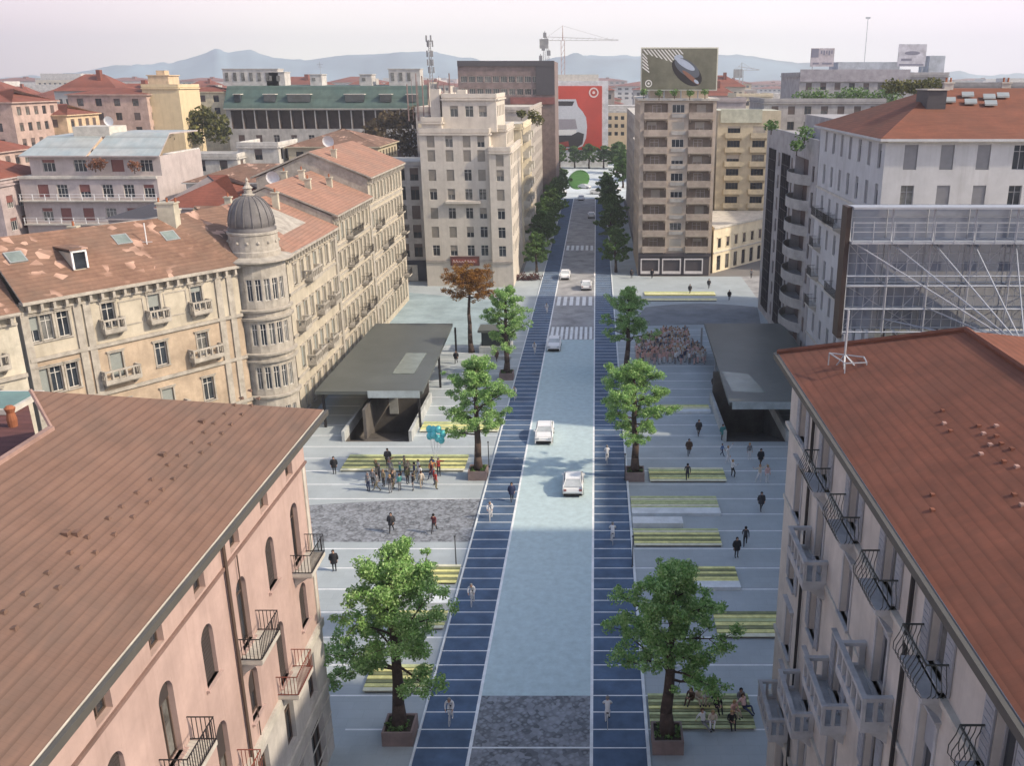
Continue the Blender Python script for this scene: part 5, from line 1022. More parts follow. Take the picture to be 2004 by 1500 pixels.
# ------------------------------------------------------------------ far-off city
WCOL = [('cream', (.56, .50, .40)), ('rose', (.50, .37, .32)), ('grey', (.38, .37, .36)), ('white', (.60, .58, .55)), ('ochre', (.56, .44, .28)), ('brown', (.33, .27, .23))]
PROT = {}
def far_proto(wc, rk):
    if (wc, rk) in PROT: return PROT[(wc, rk)]
    b = MB(); m = mat('far_' + WCOL[wc][0], WCOL[wc][1], .9, var=.12, scale=.1)
    b.wall((-.5, 0), (.5, 0), 0, 1, [(x - .028, x + .028, z, z + .085, .02) for x in seq(.03, .97, .11) for z in (.84, .66, .48)], .02)
    b.wall((.5, 0), (.5, .7), 0, 1, [], .02); b.wall((.5, .7), (-.5, .7), 0, 1, [], .02); b.wall((-.5, .7), (-.5, 0), 0, 1, [], .02)
    b.quad((-.5, .019, 0), (.5, .019, 0), (.5, .019, .99), (-.5, .019, .99), 1)
    body = b.mesh('apartment_building', [m, GLASS]); b = MB()
    if rk == 0: b.box(-.5, .5, 0, .7, 1.0, 1.03); b.box(-.3, -.05, .2, .45, 1.03, 1.14); b.box(.2, .3, .25, .4, 1.03, 1.1)
    elif rk == 1:
        for f in hip(-.5, .5, 0, .7, 1.0, .16, 'x', .03): b.poly(f)
        b.box(.1, .16, .2, .28, 1.0, 1.2)
    else: b.box(-.5, .5, 0, .7, 1.0, 1.05); b.box(-.42, .42, .08, .6, 1.05, 1.16)
    roof = b.mesh('roof', [[mat('flat_roof_gravel', (.36, .34, .31)), MARN, mat('pale_roof_box', (.5, .48, .45))][rk]])
    PROT[(wc, rk)] = (body, roof); return PROT[(wc, rk)]
R = random.Random(11); RN = ['flat boxy roof', 'brick red hipped roof', 'set back attic']
rowsY = [(300, 24), (345, 25), (395, 27), (455, 29), (530, 34), (620, 40), (740, 46), (900, 58), (1120, 75), (1420, 95), (1850, 130), (2450, 170)]
taken = [(-115, -35, 225, 300), (-60, -5, 250, 300), (-30, 30, 280, 425), (45, 100, 240, 290), (45, 80, 320, 360)]
for yi, (Y, wd) in enumerate(rowsY):
    xl = (-60 - PX) / F * Y * .96; xr_ = (2070 - PX) / F * Y * .96; x = xl + R.uniform(0, wd)
    while x < xr_:
        w_ = wd * R.uniform(.6, 1.05); yy = Y + R.uniform(-.1, .25) * wd; hgt = R.uniform(19, 31) + (2 if Y > 800 else 0) + (3 if R.random() < .12 else 0)
        hit = any(a < x + w_ / 2 + 1 and x - w_ / 2 - 1 < c and d0 < yy + w_ * .7 and yy < e0_ for a, c, d0, e0_ in taken)
        if not hit:
            wc, rk = R.randrange(6), R.choice((0, 1, 1, 2)); body, roof = far_proto(wc, rk)
            side = 'left' if x < -12 else ('middle' if x < 12 else 'right'); dist = ['nearer', 'middle', 'farthest'][min(2, yi // 4)]
            lab = 'distant %s block, %s, %s rows, %s of the picture' % (WCOL[wc][0], RN[rk], dist, side)
            o = link('apartment_building', body, None, (x, yy, 0), 0, (w_, w_, hgt), label=lab, category='building', group='%s far-off blocks with %s, %s, %s' % (WCOL[wc][0], RN[rk], dist, side))
            link('roof', roof, o)
        x += w_ * .5 + wd * R.uniform(.55, 1.2) * .9
# ------------------------------------------------------------------ foliage
def leaves(centres, rads, n_each, size, rnd, flatn=.5):
    rg = np.random.default_rng(rnd); P = []
    for c, r, n in zip(centres, rads, n_each):
        d = rg.normal(size=(n, 3)); d /= np.linalg.norm(d, axis=1)[:, None]; rr = rg.random(n)[:, None] ** .45
        P.append(np.array(c)[None] + d * rr * np.array(r)[None])
    P = np.concatenate(P); n = len(P)
    nn = rg.normal(size=(n, 3)); nn[:, 2] += flatn; nn /= np.linalg.norm(nn, axis=1)[:, None]
    t = rg.normal(size=(n, 3)); u = np.cross(nn, t); u /= np.linalg.norm(u, axis=1)[:, None]; v = np.cross(nn, u)
    s = size * (0.6 + .8 * rg.random(n))[:, None]
    V = np.stack([P - u * s, P - v * s * .55 + nn * s * .12, P + u * s, P + v * s * .55 + nn * s * .12], 1).reshape(-1, 3)
    return V, n
def leaf_mesh(name, V, n, m):
    me = bpy.data.meshes.new(name); me.vertices.add(4 * n); me.loops.add(4 * n); me.polygons.add(n)
    me.vertices.foreach_set('co', V.astype(np.float32).ravel()); me.loops.foreach_set('vertex_index', np.arange(4 * n, dtype=np.int32))
    me.polygons.foreach_set('loop_start', np.arange(0, 4 * n, 4, dtype=np.int32)); me.update(calc_edges=True); me.materials.append(m); return me
BARK = mat('grey_brown_bark', (.085, .06, .05), .95, var=.3, scale=2.5, bump=.6)
LEAF = mat('bright_green_leaves', (.27, .49, .14), .6, kind='leaf', col2=(.60, .78, .36)); LEAFD = mat('dark_green_leaves', (.11, .20, .06), .6, kind='leaf', col2=(.26, .42, .14)); LEAFO = mat('autumn_orange_leaves', (.30, .13, .025), .6, kind='leaf', col2=(.48, .28, .06)); LEAFT = mat('olive_shrub_leaves', (.10, .11, .03), .7, kind='leaf', col2=(.26, .24, .07))
def tree_meshes(seed, H, Rc, zc0, m, leafsz=.086, dens=1.2, low=False):
    R = random.Random(seed); b = MB(); pts = []; ang = R.uniform(0, 6); x = y = 0
    nseg = 8
    for i in range(nseg + 1):
        t = i / nseg; pts.append((x, y, t * H * .93)); x += R.uniform(-.13, .13); y += R.uniform(-.13, .13)
    rad = [.34 * (1 - .85 * (i / nseg)) + .03 for i in range(nseg + 1)]; rad[0] = .45
    b.path(pts, rad, 9)
    def at(z):
        t = min(.999, z / (H * .93)) * nseg; i = int(t); f = t - i; return Vector(pts[i]).lerp(Vector(pts[i + 1]), f)
    cs, rs, ns = [], [], []; nb = 26
    for i in range(nb):
        z = zc0 + (H * .9 - zc0) * (i / (nb - 1)) ** .95; ang += 2.4 + R.uniform(-.5, .5); f = (z - zc0) / (H - zc0)
        Ln = Rc * (1.12 * sin(pi * min(1, f * .62 + .3)) ** .9) * (1 - .72 * f ** 1.5) * R.uniform(.6, 1.2)
        el = radians(R.uniform(-2, 26) + 45 * f); p0 = at(z); d = Vector((cos(ang) * cos(el), sin(ang) * cos(el), sin(el))); pp = [p0]
        for k in range(1, 5):
            dd = d + Vector((R.uniform(-.2, .2), R.uniform(-.2, .2), R.uniform(-.16, .14))); pp.append(pp[-1] + dd * Ln / 4.3)
        r0 = .09 * (1 - f * .6); b.path([tuple(p) for p in pp], [r0 * (1 - k / 5.5) for k in range(5)], 5)
        for k in range(1, 5):
            for q in range(2):
                a2 = ang + R.uniform(-1.6, 1.6); l2 = Ln * R.uniform(.12, .34) + .1; c = pp[k] + Vector((cos(a2), sin(a2), R.uniform(-.35, .6))) * l2
                b.tube(tuple(pp[k]), tuple(c), .025, .012, 4); rr = R.uniform(.26, .62) * (Rc / 3.5) ** .5
                for w_ in range(2):
                    cs.append((c.x + R.uniform(-.4, .4) * rr, c.y + R.uniform(-.4, .4) * rr, c.z + R.uniform(-.4, .4) * rr)); rs.append((rr * R.uniform(.6, 1.2), rr * R.uniform(.6, 1.2), rr * .6)); ns.append(int(70 * dens * (rr / .5) ** 2) + 6)
        cs.append(tuple(pp[4])); rs.append((.42, .42, .25)); ns.append(int(60 * dens))
    top = pts[-1]; cs.append(top); rs.append((.6, .6, .7)); ns.append(int(110 * dens))
    if low:       # one straggling low limb
        p0 = at(3.4); pp = [p0, p0 + Vector((-1.2, -.1, .3)), p0 + Vector((-2.4, .1, .1)), p0 + Vector((-3.6, -.1, -.5))]; b.path([tuple(p) for p in pp], [.07, .055, .04, .02], 5)
        for p in pp[1:]:
            for q in range(4): cs.append(tuple(p + Vector((R.uniform(-.6, .6), R.uniform(-.6, .6), R.uniform(-.35, .45))))); rs.append((.45, .45, .3)); ns.append(int(150 * dens))
    V, n = leaves(cs, rs, ns, leafsz, seed); 
    return b.mesh('trunk', [BARK], smooth=True), leaf_mesh('crown', V, n, m)
PLB = mat('rose_brown_planter', (.25, .19, .175), .9, kind='stucco'); 
def planter(x, y, lab, w_=1.7, h=.9):
    t = thing('planter', lab, 'planter', (x, y, 0), group='square planters under the street trees'); b = MB(); k = w_ / 2
    for a in ((-k, k, -k, -k + .12), (-k, k, k - .12, k), (-k, -k + .12, -k + .12, k - .12), (k - .12, k, -k + .12, k - .12)): b.box(x + a[0], x + a[1], y + a[2], y + a[3], 0, h)
    b.build('box', PLB, t)
    b = MB(); b.box(x - k + .12, x + k - .12, y - k + .12, y + k - .12, .05, h - .1); b.build('soil', SOIL, t)
    rg = [(x + R.uniform(-.6, .6), y + R.uniform(-.6, .6), h - .05) for _ in range(9)]; V, n = leaves(rg, [(.25, .25, .2)] * 9, [26] * 9, .11, int(y * 7)); V -= np.array((x, y, 0)); o = link('low_plants', leaf_mesh('low_plants', V, n, LEAFD), t)
def tree(u_x, y, H, seed, lab, m=LEAF, Rc=3.3, zc0=4.2, rz=0, low=False, grp=None, pl=True, **k):
    tm, lm = tree_meshes(seed, H - .8 * pl, Rc, zc0 - .8 * pl, m, low=low, **k)
    z = .85 if pl else 0
    t = thing('tree', lab, 'tree', (u_x, y, z), rz, grp); link('trunk', tm, t); link('crown', lm, t)
    return t
R = random.Random(21)
G = 'young trees in two rows along the street'
spec = [(-10.95, 43.3, 12.0, 'leafy green tree with a straggling low limb, nearest tree on the left of the street', True, 3.3), (3.9, 42.6, 11.7, 'leafy green tree nearest on the right of the street, by the sitting group', False, 3.2),
        (-10.9, 79.0, 11.9, 'green street tree second of the left row, near the walker in the blue lane', False, 3.0), (3.55, 78.7, 11.6, 'green street tree on the right with a low fork, second of the right row', False, 3.4),
        (-11.0, 108.8, 11.7, 'green street tree in front of the dark kiosk, third of the left row', False, 3.2), (3.8, 110.0, 11.4, 'green street tree in front of the pink crowd, third of the right row', False, 3.1)]
for i, (x, y, H, lab, low, Rc) in enumerate(spec):
    planter(x, y, 'rose brown planter under the %s tree of the %s row' % (('nearest', 'nearest', 'second', 'second', 'third', 'third')[i], ('left', 'right')[i % 2]))
    tree(x, y, H, 100 + i, lab, Rc=Rc, low=low, grp=G, dens=1.25 if i < 4 else .95)
tree(-16.8, 120.3, 11.6, 140, 'autumn orange tree with a flat thin crown, in front of the ivory tower', LEAFO, Rc=3.6, zc0=7.4, grp=None, pl=False, dens=.75)
FT = [tree_meshes(150 + k, 11.5, 3.6, 3.2, LEAFD, leafsz=.26, dens=.35) for k in range(3)]
i = 0
for side, sx in (('left', -11.2), ('right', 3.6)):
    for j, y in enumerate((175, 191, 205, 219, 233, 247, 262, 276, 290)):
        if side == 'right' and j == 1: continue
        tm, lm = FT[i % 3]; i += 1; s = R.uniform(.68, .86)
        o = thing('tree', 'dark green street tree, number %s from the near end of the far %s row' % (['one', 'two', 'three', 'four', 'five', 'six', 'seven', 'eight', 'nine'][j], side), 'tree', (sx + R.uniform(-.5, .5), y, 0), R.uniform(0, 6), 'dark street trees farther along the street')
        o.scale = (s, s, s); link('trunk', tm, o); link('crown', lm, o)
for k, (x, y, s) in enumerate(((-17, 330, 1.0), (-19, 365, 1.2), (9, 320, 1.0), (10, 345, 1.1), (8, 372, 1.2), (-3, 392, 1.1), (-9, 394, 1.0), (3, 393, 1.0), (9, 390, 1.2), (-15, 391, 1.1))):
    tm, lm = FT[k % 3]; o = thing('tree', 'dark green tree round the far white roundabout', 'tree', (x, y, 0), k, 'trees round the roundabout'); o.scale = (s, s, s * .8); link('trunk', tm, o); link('crown', lm, o)
def shrub(name, lab, pts, m, n, sz, seed, cat='shrub'):
    """planting on a roof terrace, clumps at the given world points"""
    o0 = pts[0][:3]; cs = [p[:3] for p in pts]; rs = [(p[3], p[3], p[3] * .75) for p in pts]; ns = [n] * len(pts)
    V, k = leaves(cs, rs, ns, sz, seed); V -= np.array(o0); t = thing(name, lab, cat, o0); link('crown', leaf_mesh('crown', V, k, m), t)
    b = MB()
    for p in cs: b.tube((p[0], p[1], p[2] - 1.2), p, .08, .04, 5)
    b.build('stems', BARK, t)
def P3(u, v, Y, r): q = gy(u, v, Y); return (q.x, q.y, q.z, r)
shrub('terrace_shrub', 'yellow green roof garden trees left of the green mansard roof', [P3(375, 235, 235, 3), P3(400, 225, 236, 3), P3(425, 240, 236, 3), P3(390, 262, 234, 3.2), P3(350, 265, 233, 3), P3(430, 262, 234, 3)], LEAFT, 260, .55, 1)
shrub('terrace_shrub', 'brown green roof terrace planting between green mansard roof and ivory tower', [P3(735, 250, 235, 3), P3(760, 235, 236, 3), P3(790, 232, 236, 3), P3(720, 275, 234, 3), P3(755, 275, 234, 3.3), P3(795, 265, 234, 3.5), P3(812, 220, 236, 2.4), P3(800, 290, 233, 3)], mat('brown_shrub_leaves', (.11, .075, .04), .7, kind='leaf', col2=(.20, .16, .08)), 300, .5, 2)
shrub('terrace_shrub', 'long dark green roof garden hedge behind the red hipped roof', [P3(1570 + 22 * k, 195 - 6 * sin(k * 1.7) - k, 212, 2.6) for k in range(9)], LEAFD, 320, .3, 3)
shrub('terrace_shrub', 'second planting of low bushes farther right behind the red hipped roof', [P3(1745 + 20 * k, 168 + 3 * sin(k), 172, 1.8) for k in range(5)], LEAFT, 260, .3, 4)
shrub('terrace_shrub', 'small roof bush on the striped office terrace', [P3(1510, 245, 126, 1.1), P3(1575, 262, 118, 1.3), P3(1560, 285, 116, 1.0)], LEAFD, 180, .2, 5)
shrub('terrace_shrub', 'orange brown terrace planting on the lilac building', [P3(185, 322, 150, 1.4), P3(195, 320, 150, 1.2), P3(262, 325, 150, 1.2)], mat('rusty_shrub_leaves', (.20, .09, .05), .7, kind='leaf'), 160, .22, 6)
shrub('terrace_shrub', 'yellow green bush hanging over the ivory tower side terrace', [P3(1045, 225, 186, 1.4), P3(1052, 235, 186, 1.4), P3(1020, 222, 184, 1.0)], LEAFT, 200, .25, 7)
shrub('terrace_shrub', 'thin line of plants on the roof under the striped billboard', [P3(1260 + 30 * k, 180 + 2 * (k % 2), 171, .8) for k in range(5)], LEAFD, 120, .18, 8)
shrub('shrub', 'dark shrubs at street level beside the ivory tower', [P3(1000 + 12 * k, 545 + 5 * (k % 2), 168, 1.5) for k in range(5)], mat('wine_shrub_leaves', (.10, .04, .04), .7, kind='leaf', col2=(.2, .12, .1)), 200, .22, 9)
# ------------------------------------------------------------------ dark flat canopies over the two stair pits
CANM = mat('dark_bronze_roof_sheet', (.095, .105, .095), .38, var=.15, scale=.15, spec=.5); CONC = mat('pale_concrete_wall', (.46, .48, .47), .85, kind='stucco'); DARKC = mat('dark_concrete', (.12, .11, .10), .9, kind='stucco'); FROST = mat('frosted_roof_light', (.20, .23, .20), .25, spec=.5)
def canopy(x0, x1, y0, y1, hole, side, lab):
    t = thing('canopy', lab, 'canopy', ((x0 + x1) / 2, y0, 0), group='dark canopies over the station stairs')
    b = MB(); b.prism([(x0, y0), (x1, y0), (x1 - (1.0 if side < 0 else 0), y1), (x0 + (1.0 if side > 0 else 0), y1)], 3.9, 4.25); b.build('roof', CANM, t)
    a, c = (x0 + 5.5, x1 - .3) if side < 0 else (x0 + .3, x1 - 2.5)
    b = MB(); b.box(a, c, y0 - .06, y0 - .005, 3.55, 4.3); b.build('light_fascia', mat('pale_glass_fascia', (.42, .48, .49), .3), t)
    b = MB()
    if side < 0: b.box(x1 - 4.4, x1 - 2.0, y0 + 6, y0 + 14, 4.26, 4.32, 0)
    else: b.add([(x0 + .8, y0 + 3.5, 4.26), (x0 + 4.2, y0 + 3, 4.26), (x0 + 3.4, y0 + 9.5, 4.26), (x0 + .6, y0 + 10.5, 4.26)], [(0, 1, 2, 3)], 0)
    b.build('roof_light', FROST, t)
    b = MB()
    for x in (x0 + .6, x1 - .6):
        for y in (y0 + .8, (y0 + y1) / 2, y1 - .8):
            if hole[0] < x < hole[1] and hole[2] < y < hole[3]: continue
            b = MB(); b.box(x - .12, x + .12, y - .12, y + .12, 0, 3.89); b.build('column', STEEL if side > 0 else IRON, t)
    h = hole; s = thing('stairs', lab.replace('flat canopy', 'sunken stair pit under the canopy'), 'stairs', (h[0], h[2], 0))
    b = MB(); n = 22; dy = (h[3] - h[2]) / n          # steps going down away from the viewer
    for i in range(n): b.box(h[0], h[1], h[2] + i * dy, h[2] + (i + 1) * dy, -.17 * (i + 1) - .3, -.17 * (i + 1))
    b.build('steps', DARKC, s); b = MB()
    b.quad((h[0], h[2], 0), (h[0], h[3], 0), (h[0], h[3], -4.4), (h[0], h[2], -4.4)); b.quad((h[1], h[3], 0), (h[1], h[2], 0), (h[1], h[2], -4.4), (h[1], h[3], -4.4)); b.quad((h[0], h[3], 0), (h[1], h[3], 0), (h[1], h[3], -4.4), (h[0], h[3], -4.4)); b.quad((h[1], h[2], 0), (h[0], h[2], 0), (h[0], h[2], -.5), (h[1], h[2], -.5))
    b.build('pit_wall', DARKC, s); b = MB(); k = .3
    xi = h[1] if side < 0 else h[0] - k
    b.box(xi, xi + k, h[2], h[3], 0.0, 1.15, 0); xo = h[0] - k if side < 0 else h[1]
    b.box(xo, xo + k, h[2], h[3], 0.0, 1.1, 0); b.box(h[0], h[1], h[3], h[3] + .3, 0, 3.6, 1)
    if side < 0: b.box(h[0] + 1.6, h[0] + 1.9, h[2] + 1.5, h[3], -.3, 2.9, 1); b.box(h[0] + 1.9, h[0] + 2.9, h[3] - .1, h[3] - .02, -1.4, 1.0, 0)
    b.build('parapet', [CONC, DARKC], s)
canopy(-29.2, -18.0, 91.2, 119.4, HOLES[0], -1, 'dark flat canopy on the left plaza, below the palazzo')
canopy(13.3, 24.6, 87.7, 119.4, HOLES[1], 1, 'dark flat canopy on the right plaza, behind the red tiled roof')
# kiosk behind the third left tree
t = thing('kiosk', 'small kiosk with a dark flat roof and white base behind the third left street tree', 'kiosk', (-13, 120.5, 0))
b = MB(); b.box(-15.8, -11.3, 119.6, 123, 2.9, 3.2); b.build('roof', CANM, t)
b = MB(); b.box(-15.4, -11.6, 120.2, 122.6, 0.9, 2.88, 1); b.box(-15.7, -11.4, 119.8, 122.8, 0, .9, 0)
b.build('wall', [CONC, flat('dark_glazing', (.05, .06, .06), .2)], t)
b = MB(); b.box(-15.5, -11.2, 116.8, 117.4, .0, .45); b.build('bench', CONC, label='long pale stone bench in front of the dark kiosk', category='bench')
# ------------------------------------------------------------------ slatted platforms
SL = [mat('yellow_slat', (.76, .73, .30), .7, var=.15, scale=2), mat('olive_slat', (.24, .26, .13), .8, var=.2, scale=2), mat('lime_slat', (.50, .55, .28), .7, var=.15, scale=2), mat('cream_slat', (.68, .67, .50), .7, var=.1, scale=2)]
def platform(x0, x1, y0, y1, lab, n=8, front=0.0, h=.2, pat=(0, 1, 0, 1, 2, 0, 1, 0), xf=None):
    t = thing('slatted_platform', lab, 'bench', ((x0 + x1) / 2, y0, 0), group='yellow and olive slatted seating platforms'); st = (y1 - y0) / n
    b = MB(); b.box(x0 + .1, x1 - .1, y0 + .1, y1 - .1, 0, h - .08); b.build('base', DARKC, t)
    for i in range(n):
        b = MB(); b.box(x0, x1, y0 + i * st + .03, y0 + (i + 1) * st - .04, h - .07 + .006 * (i % 2), h); b.build('slat', SL[pat[i % len(pat)]], t)
    if front:
        b = MB(); b.box(x0, xf or x1, y0 - front, y0 - .01, 0, h + .08); b.build('concrete_bench', KERB, t)
PL = [(3.05, 9.0, 43.75, 46.9, 'widest olive and yellow slatted platform, the one with people sitting on it', 11, 0, (2, 1, 2, 1, 2, 1, 0, 1, 2, 1, 2)),
      (8.0, 12.6, 52.8, 55.9, 'yellow striped platform beside the cream building, second nearest on the right', 7, 0, (3, 0, 1, 0, 2, 0, 1)),
      (6.0, 10.4, 59.8, 62.1, 'short yellow striped platform behind the nearest right tree, with white block at its front', 6, .9, (0, 0, 1, 0, 1, 0)),
      (3.0, 9.9, 65.4, 68.3, 'long dark striped yellow platform with a short white bench behind it', 8, 0, (3, 0, 1, 0, 1, 0, 3, 2)),
      (3.0, 10.5, 72.0, 74.5, 'olive slatted platform with a full width white bench at its front', 6, 1.1, (2, 3, 2, 2, 3, 2)),
      (4.9, 11.9, 77.7, 80.8, 'yellow platform beside the planter of the second right tree', 7, 0, (3, 0, 2, 1, 0, 2, 3)),
      (6.9, 12.6, 97.0, 98.7, 'narrow yellow platform with a pale front beside the right canopy', 4, .9, (0, 3, 0, 2)),
      (8.2, 20.3, 154.6, 157.2, 'far thin yellow strip bench beyond the grey side street, the farther of two', 4, 0, (0, 3, 0, 2)),
      (7.0, 20.0, 150.4, 152.0, 'far thin yellow strip bench beyond the grey side street, the nearer of two', 3, 0, (3, 0, 3)),
      (-14.0, -10.2, 47.1, 49.8, 'yellow striped platform seen past the trunk of the nearest left tree', 7, 0, (3, 0, 1, 0, 1, 0, 2)),
      (-13.6, -10.2, 53.8, 56.0, 'yellow platform half hidden by the crown of the nearest left tree', 6, 0, (3, 0, 3, 0, 2, 0)),
      (-14.2, -10.2, 59.7, 62.4, 'yellow platform above the crown of the nearest left tree, beside a slim post', 7, 0, (0, 1, 0, 1, 0, 1, 3)),
      (-24.0, -12.4, 80.1, 84.0, 'longest yellow platform behind the huddle of people with balloons', 8, 0, (3, 0, 1, 0, 1, 0, 1, 2)),
      (-18.4, -10.2, 90.3, 93.2, 'yellow platform beside the left stair pit', 6, 0, (3, 0, 2, 0, 2, 2))]
for p in PL: platform(p[0], p[1], p[2], p[3], p[4], p[5], p[6], pat=p[7])
b = MB(); b.box(3.0, 7.1, 68.6, 69.8, 0, .5); b.build('bench', KERB, label='short white stone bench between two yellow platforms on the right', category='bench')
b = MB(); b.box(-14.2, -10.3, 56.6, 57.5, 0, .4); b.build('bench', KERB, label='pale stone bench behind the crown of the nearest left tree', category='bench')
for u, v, lab in ((957, 915, 'slim dark post beside the second left street tree'), (893, 1110, 'slim dark post at the lane edge near the third left platform'), (794, 1432, 'slim dark post by the planter of the nearest left tree'), (1223, 940, 'slim dark post by the second right street tree'), (1238, 1110, 'slim dark post at the right lane edge above the nearest right tree')):
    q = gz(u, v); b = MB(); b.tube((q.x, q.y, 0), (q.x, q.y, 2.5), .05, .04, 8); b.tube((q.x, q.y, 0), (q.x, q.y, .12), .1, n=8); b.tube((q.x, q.y, 2.5), (q.x, q.y, 2.62), .08, n=8); b.build('post', flat('post_dark', (.08, .085, .09)), label=lab, category='post')
# ------------------------------------------------------------------ cars
CARP = mat('white_car_paint', (.80, .80, .79), .28, var=.03, spec=.5); TINT = mat('pale_tinted_glass', (.46, .49, .50), .1, spec=.6)
def car(x, y, rz, lab, s=1.0, lite=False):
    t = thing('car', lab, 'car', (x, y, 0), rz, 'white cars on the street'); W = .88
    # side profile (front towards -y), lofted across the width with tumblehome
    low = [(-2.05, .32), (-2.1, .62), (-1.95, .80), (-1.1, .98), (1.6, 1.0), (2.0, .92), (2.08, .6), (2.02, .32)]
    b = MB(); xs = [(-W, .0), (-W * .93, .05), (W * .93, .05), (W, .0)]; n = len(low); vs = []
    for xx, up in xs:
        for y_, z_ in low: vs.append((xx, y_ * (1 if abs(xx) < W else .985), z_ + (up if .7 < z_ else 0)))
    fs = [(k * n + i, k * n + (i + 1) % n, (k + 1) * n + (i + 1) % n, (k + 1) * n + i) for k in range(3) for i in range(n)] + [tuple(range(n)), tuple(reversed(range(3 * n, 4 * n)))]
    b.add(vs, fs)
    cab = [(-1.05, .99, .84), (-.45, 1.44, .66), (.3, 1.5, .66), (1.2, 1.44, .64), (1.95, 1.0, .82)]
    b.add([(sx * w_, y_, z_) for y_, z_, w_ in cab for sx in (-1, 1)], [(2 * i, 2 * i + 1, 2 * i + 3, 2 * i + 2) for i in (1, 2)])
    for i in range(4): # pillars
        y0_, z0_, w0 = cab[i]; y1_, z1_, w1 = cab[i + 1]
        for sx in (-1, 1): b.tube((sx * w0, y0_, z0_), (sx * w1, y1_, z1_), .035, n=5)
    for sx in (-1, 1): b.tube((sx * .75, .35, .98), (sx * .66, .35, 1.48), .04, n=5); b.box(sx * .98 - .07, sx * .98 + .07, -.85, -.7, .98, 1.12)
    bd = b.build('body', CARP, None, o=(0, 0, 0), smooth=False); bd.parent = t; bd.location = (0, 0, 0)
    bm = bmesh.new(); bm.from_mesh(bd.data); bmesh.ops.bevel(bm, geom=[e for e in bm.edges if e.is_boundary is False and e.calc_face_angle(0) > .5 and e.calc_length() > .3], offset=.12, segments=3, affect='EDGES'); bm.to_mesh(bd.data); bm.free()
    def part(nm, b_, m): o = b_.build(nm, m, None, o=(0, 0, 0)); o.parent = t; o.location = (0, 0, 0); return o
    b = MB(); b.quad((-.82, -1.03, 1.0), (.82, -1.03, 1.0), (.64, -.46, 1.42), (-.64, -.46, 1.42)); part('windscreen', b, TINT)
    b = MB(); b.quad((.8, 1.93, 1.02), (-.8, 1.93, 1.02), (-.62, 1.22, 1.42), (.62, 1.22, 1.42)); part('rear_window', b, TINT)
    for sx in (-1, 1):
        b = MB(); b.poly([(sx * .81, -.95, 1.0), (sx * .64, -.42, 1.42), (sx * .65, .3, 1.47), (sx * .63, 1.15, 1.41), (sx * .79, 1.8, 1.02)]); part('side_window', b, TINT)
        b = MB(); b.box(sx * .62 - .16, sx * .62 + .16, -2.09, -1.98, .62, .78); part('headlight', b, mat('headlamp', (.6, .62, .65), .1))
        b = MB(); b.box(sx * .68 - .12, sx * .68 + .12, 2.02, 2.09, .66, .84); part('tail_light', b, flat('tail_red', (.3, .12, .11), .3))
        for yy in (-1.32, 1.28):
            b = MB(); b.tube((sx * .92, yy, .31), (sx * .70, yy, .31), .31, n=18); wv = part('wheel', b, BLACK)
            b = MB(); b.tube((sx * .93, yy, .31), (sx * .915, yy, .31), .19, n=12); o = part('rim', b, STEEL); o.parent = wv
    b = MB(); b.box(-.8, .8, -2.0, 2.0, .18, .33); b.box(-.7, .7, -2.12, -2.0, .3, .45); part('underbody', b, BLACK)
    return t
c1 = car(-5.3, 88.9, 0, 'rounded white car driving towards the viewer, second nearest on the pale road')
for x, y, rz, lab in ((-2.07, 76.5, pi, 'nearest white car on the pale road, driving away beside the right blue lane'), (-5.75, 122.5, 0, 'white car just in front of the faded wide zebra crossing'), (-5.75, 169.5, 0, 'white car on dark asphalt in the left half of the road, beyond the zebra'), (-1.75, 160.5, pi, 'white car on dark asphalt close to the right blue lane, just past the zebra'), (-1.3, 249, pi, 'distant white car on the right half of the far asphalt'), (-4.6, 286, 0, 'tiny white car at the very end of the asphalt')):
    o = copy_tree(c1); o.location = (x, y, 0); o.rotation_euler = (0, 0, rz); o['label'] = lab
for k, (x, y, a) in enumerate(((-11, 305, .4), (-4, 318, 1.2), (3, 330, .8), (0, 302, 1.5), (7, 312, .2), (-14, 318, 0))):
    o = copy_tree(c1); o.location = (x, y, 0); o.rotation_euler = (0, 0, a); o['label'] = 'tiny white car on the far pale roundabout'; o['group'] = 'white cars on the roundabout'
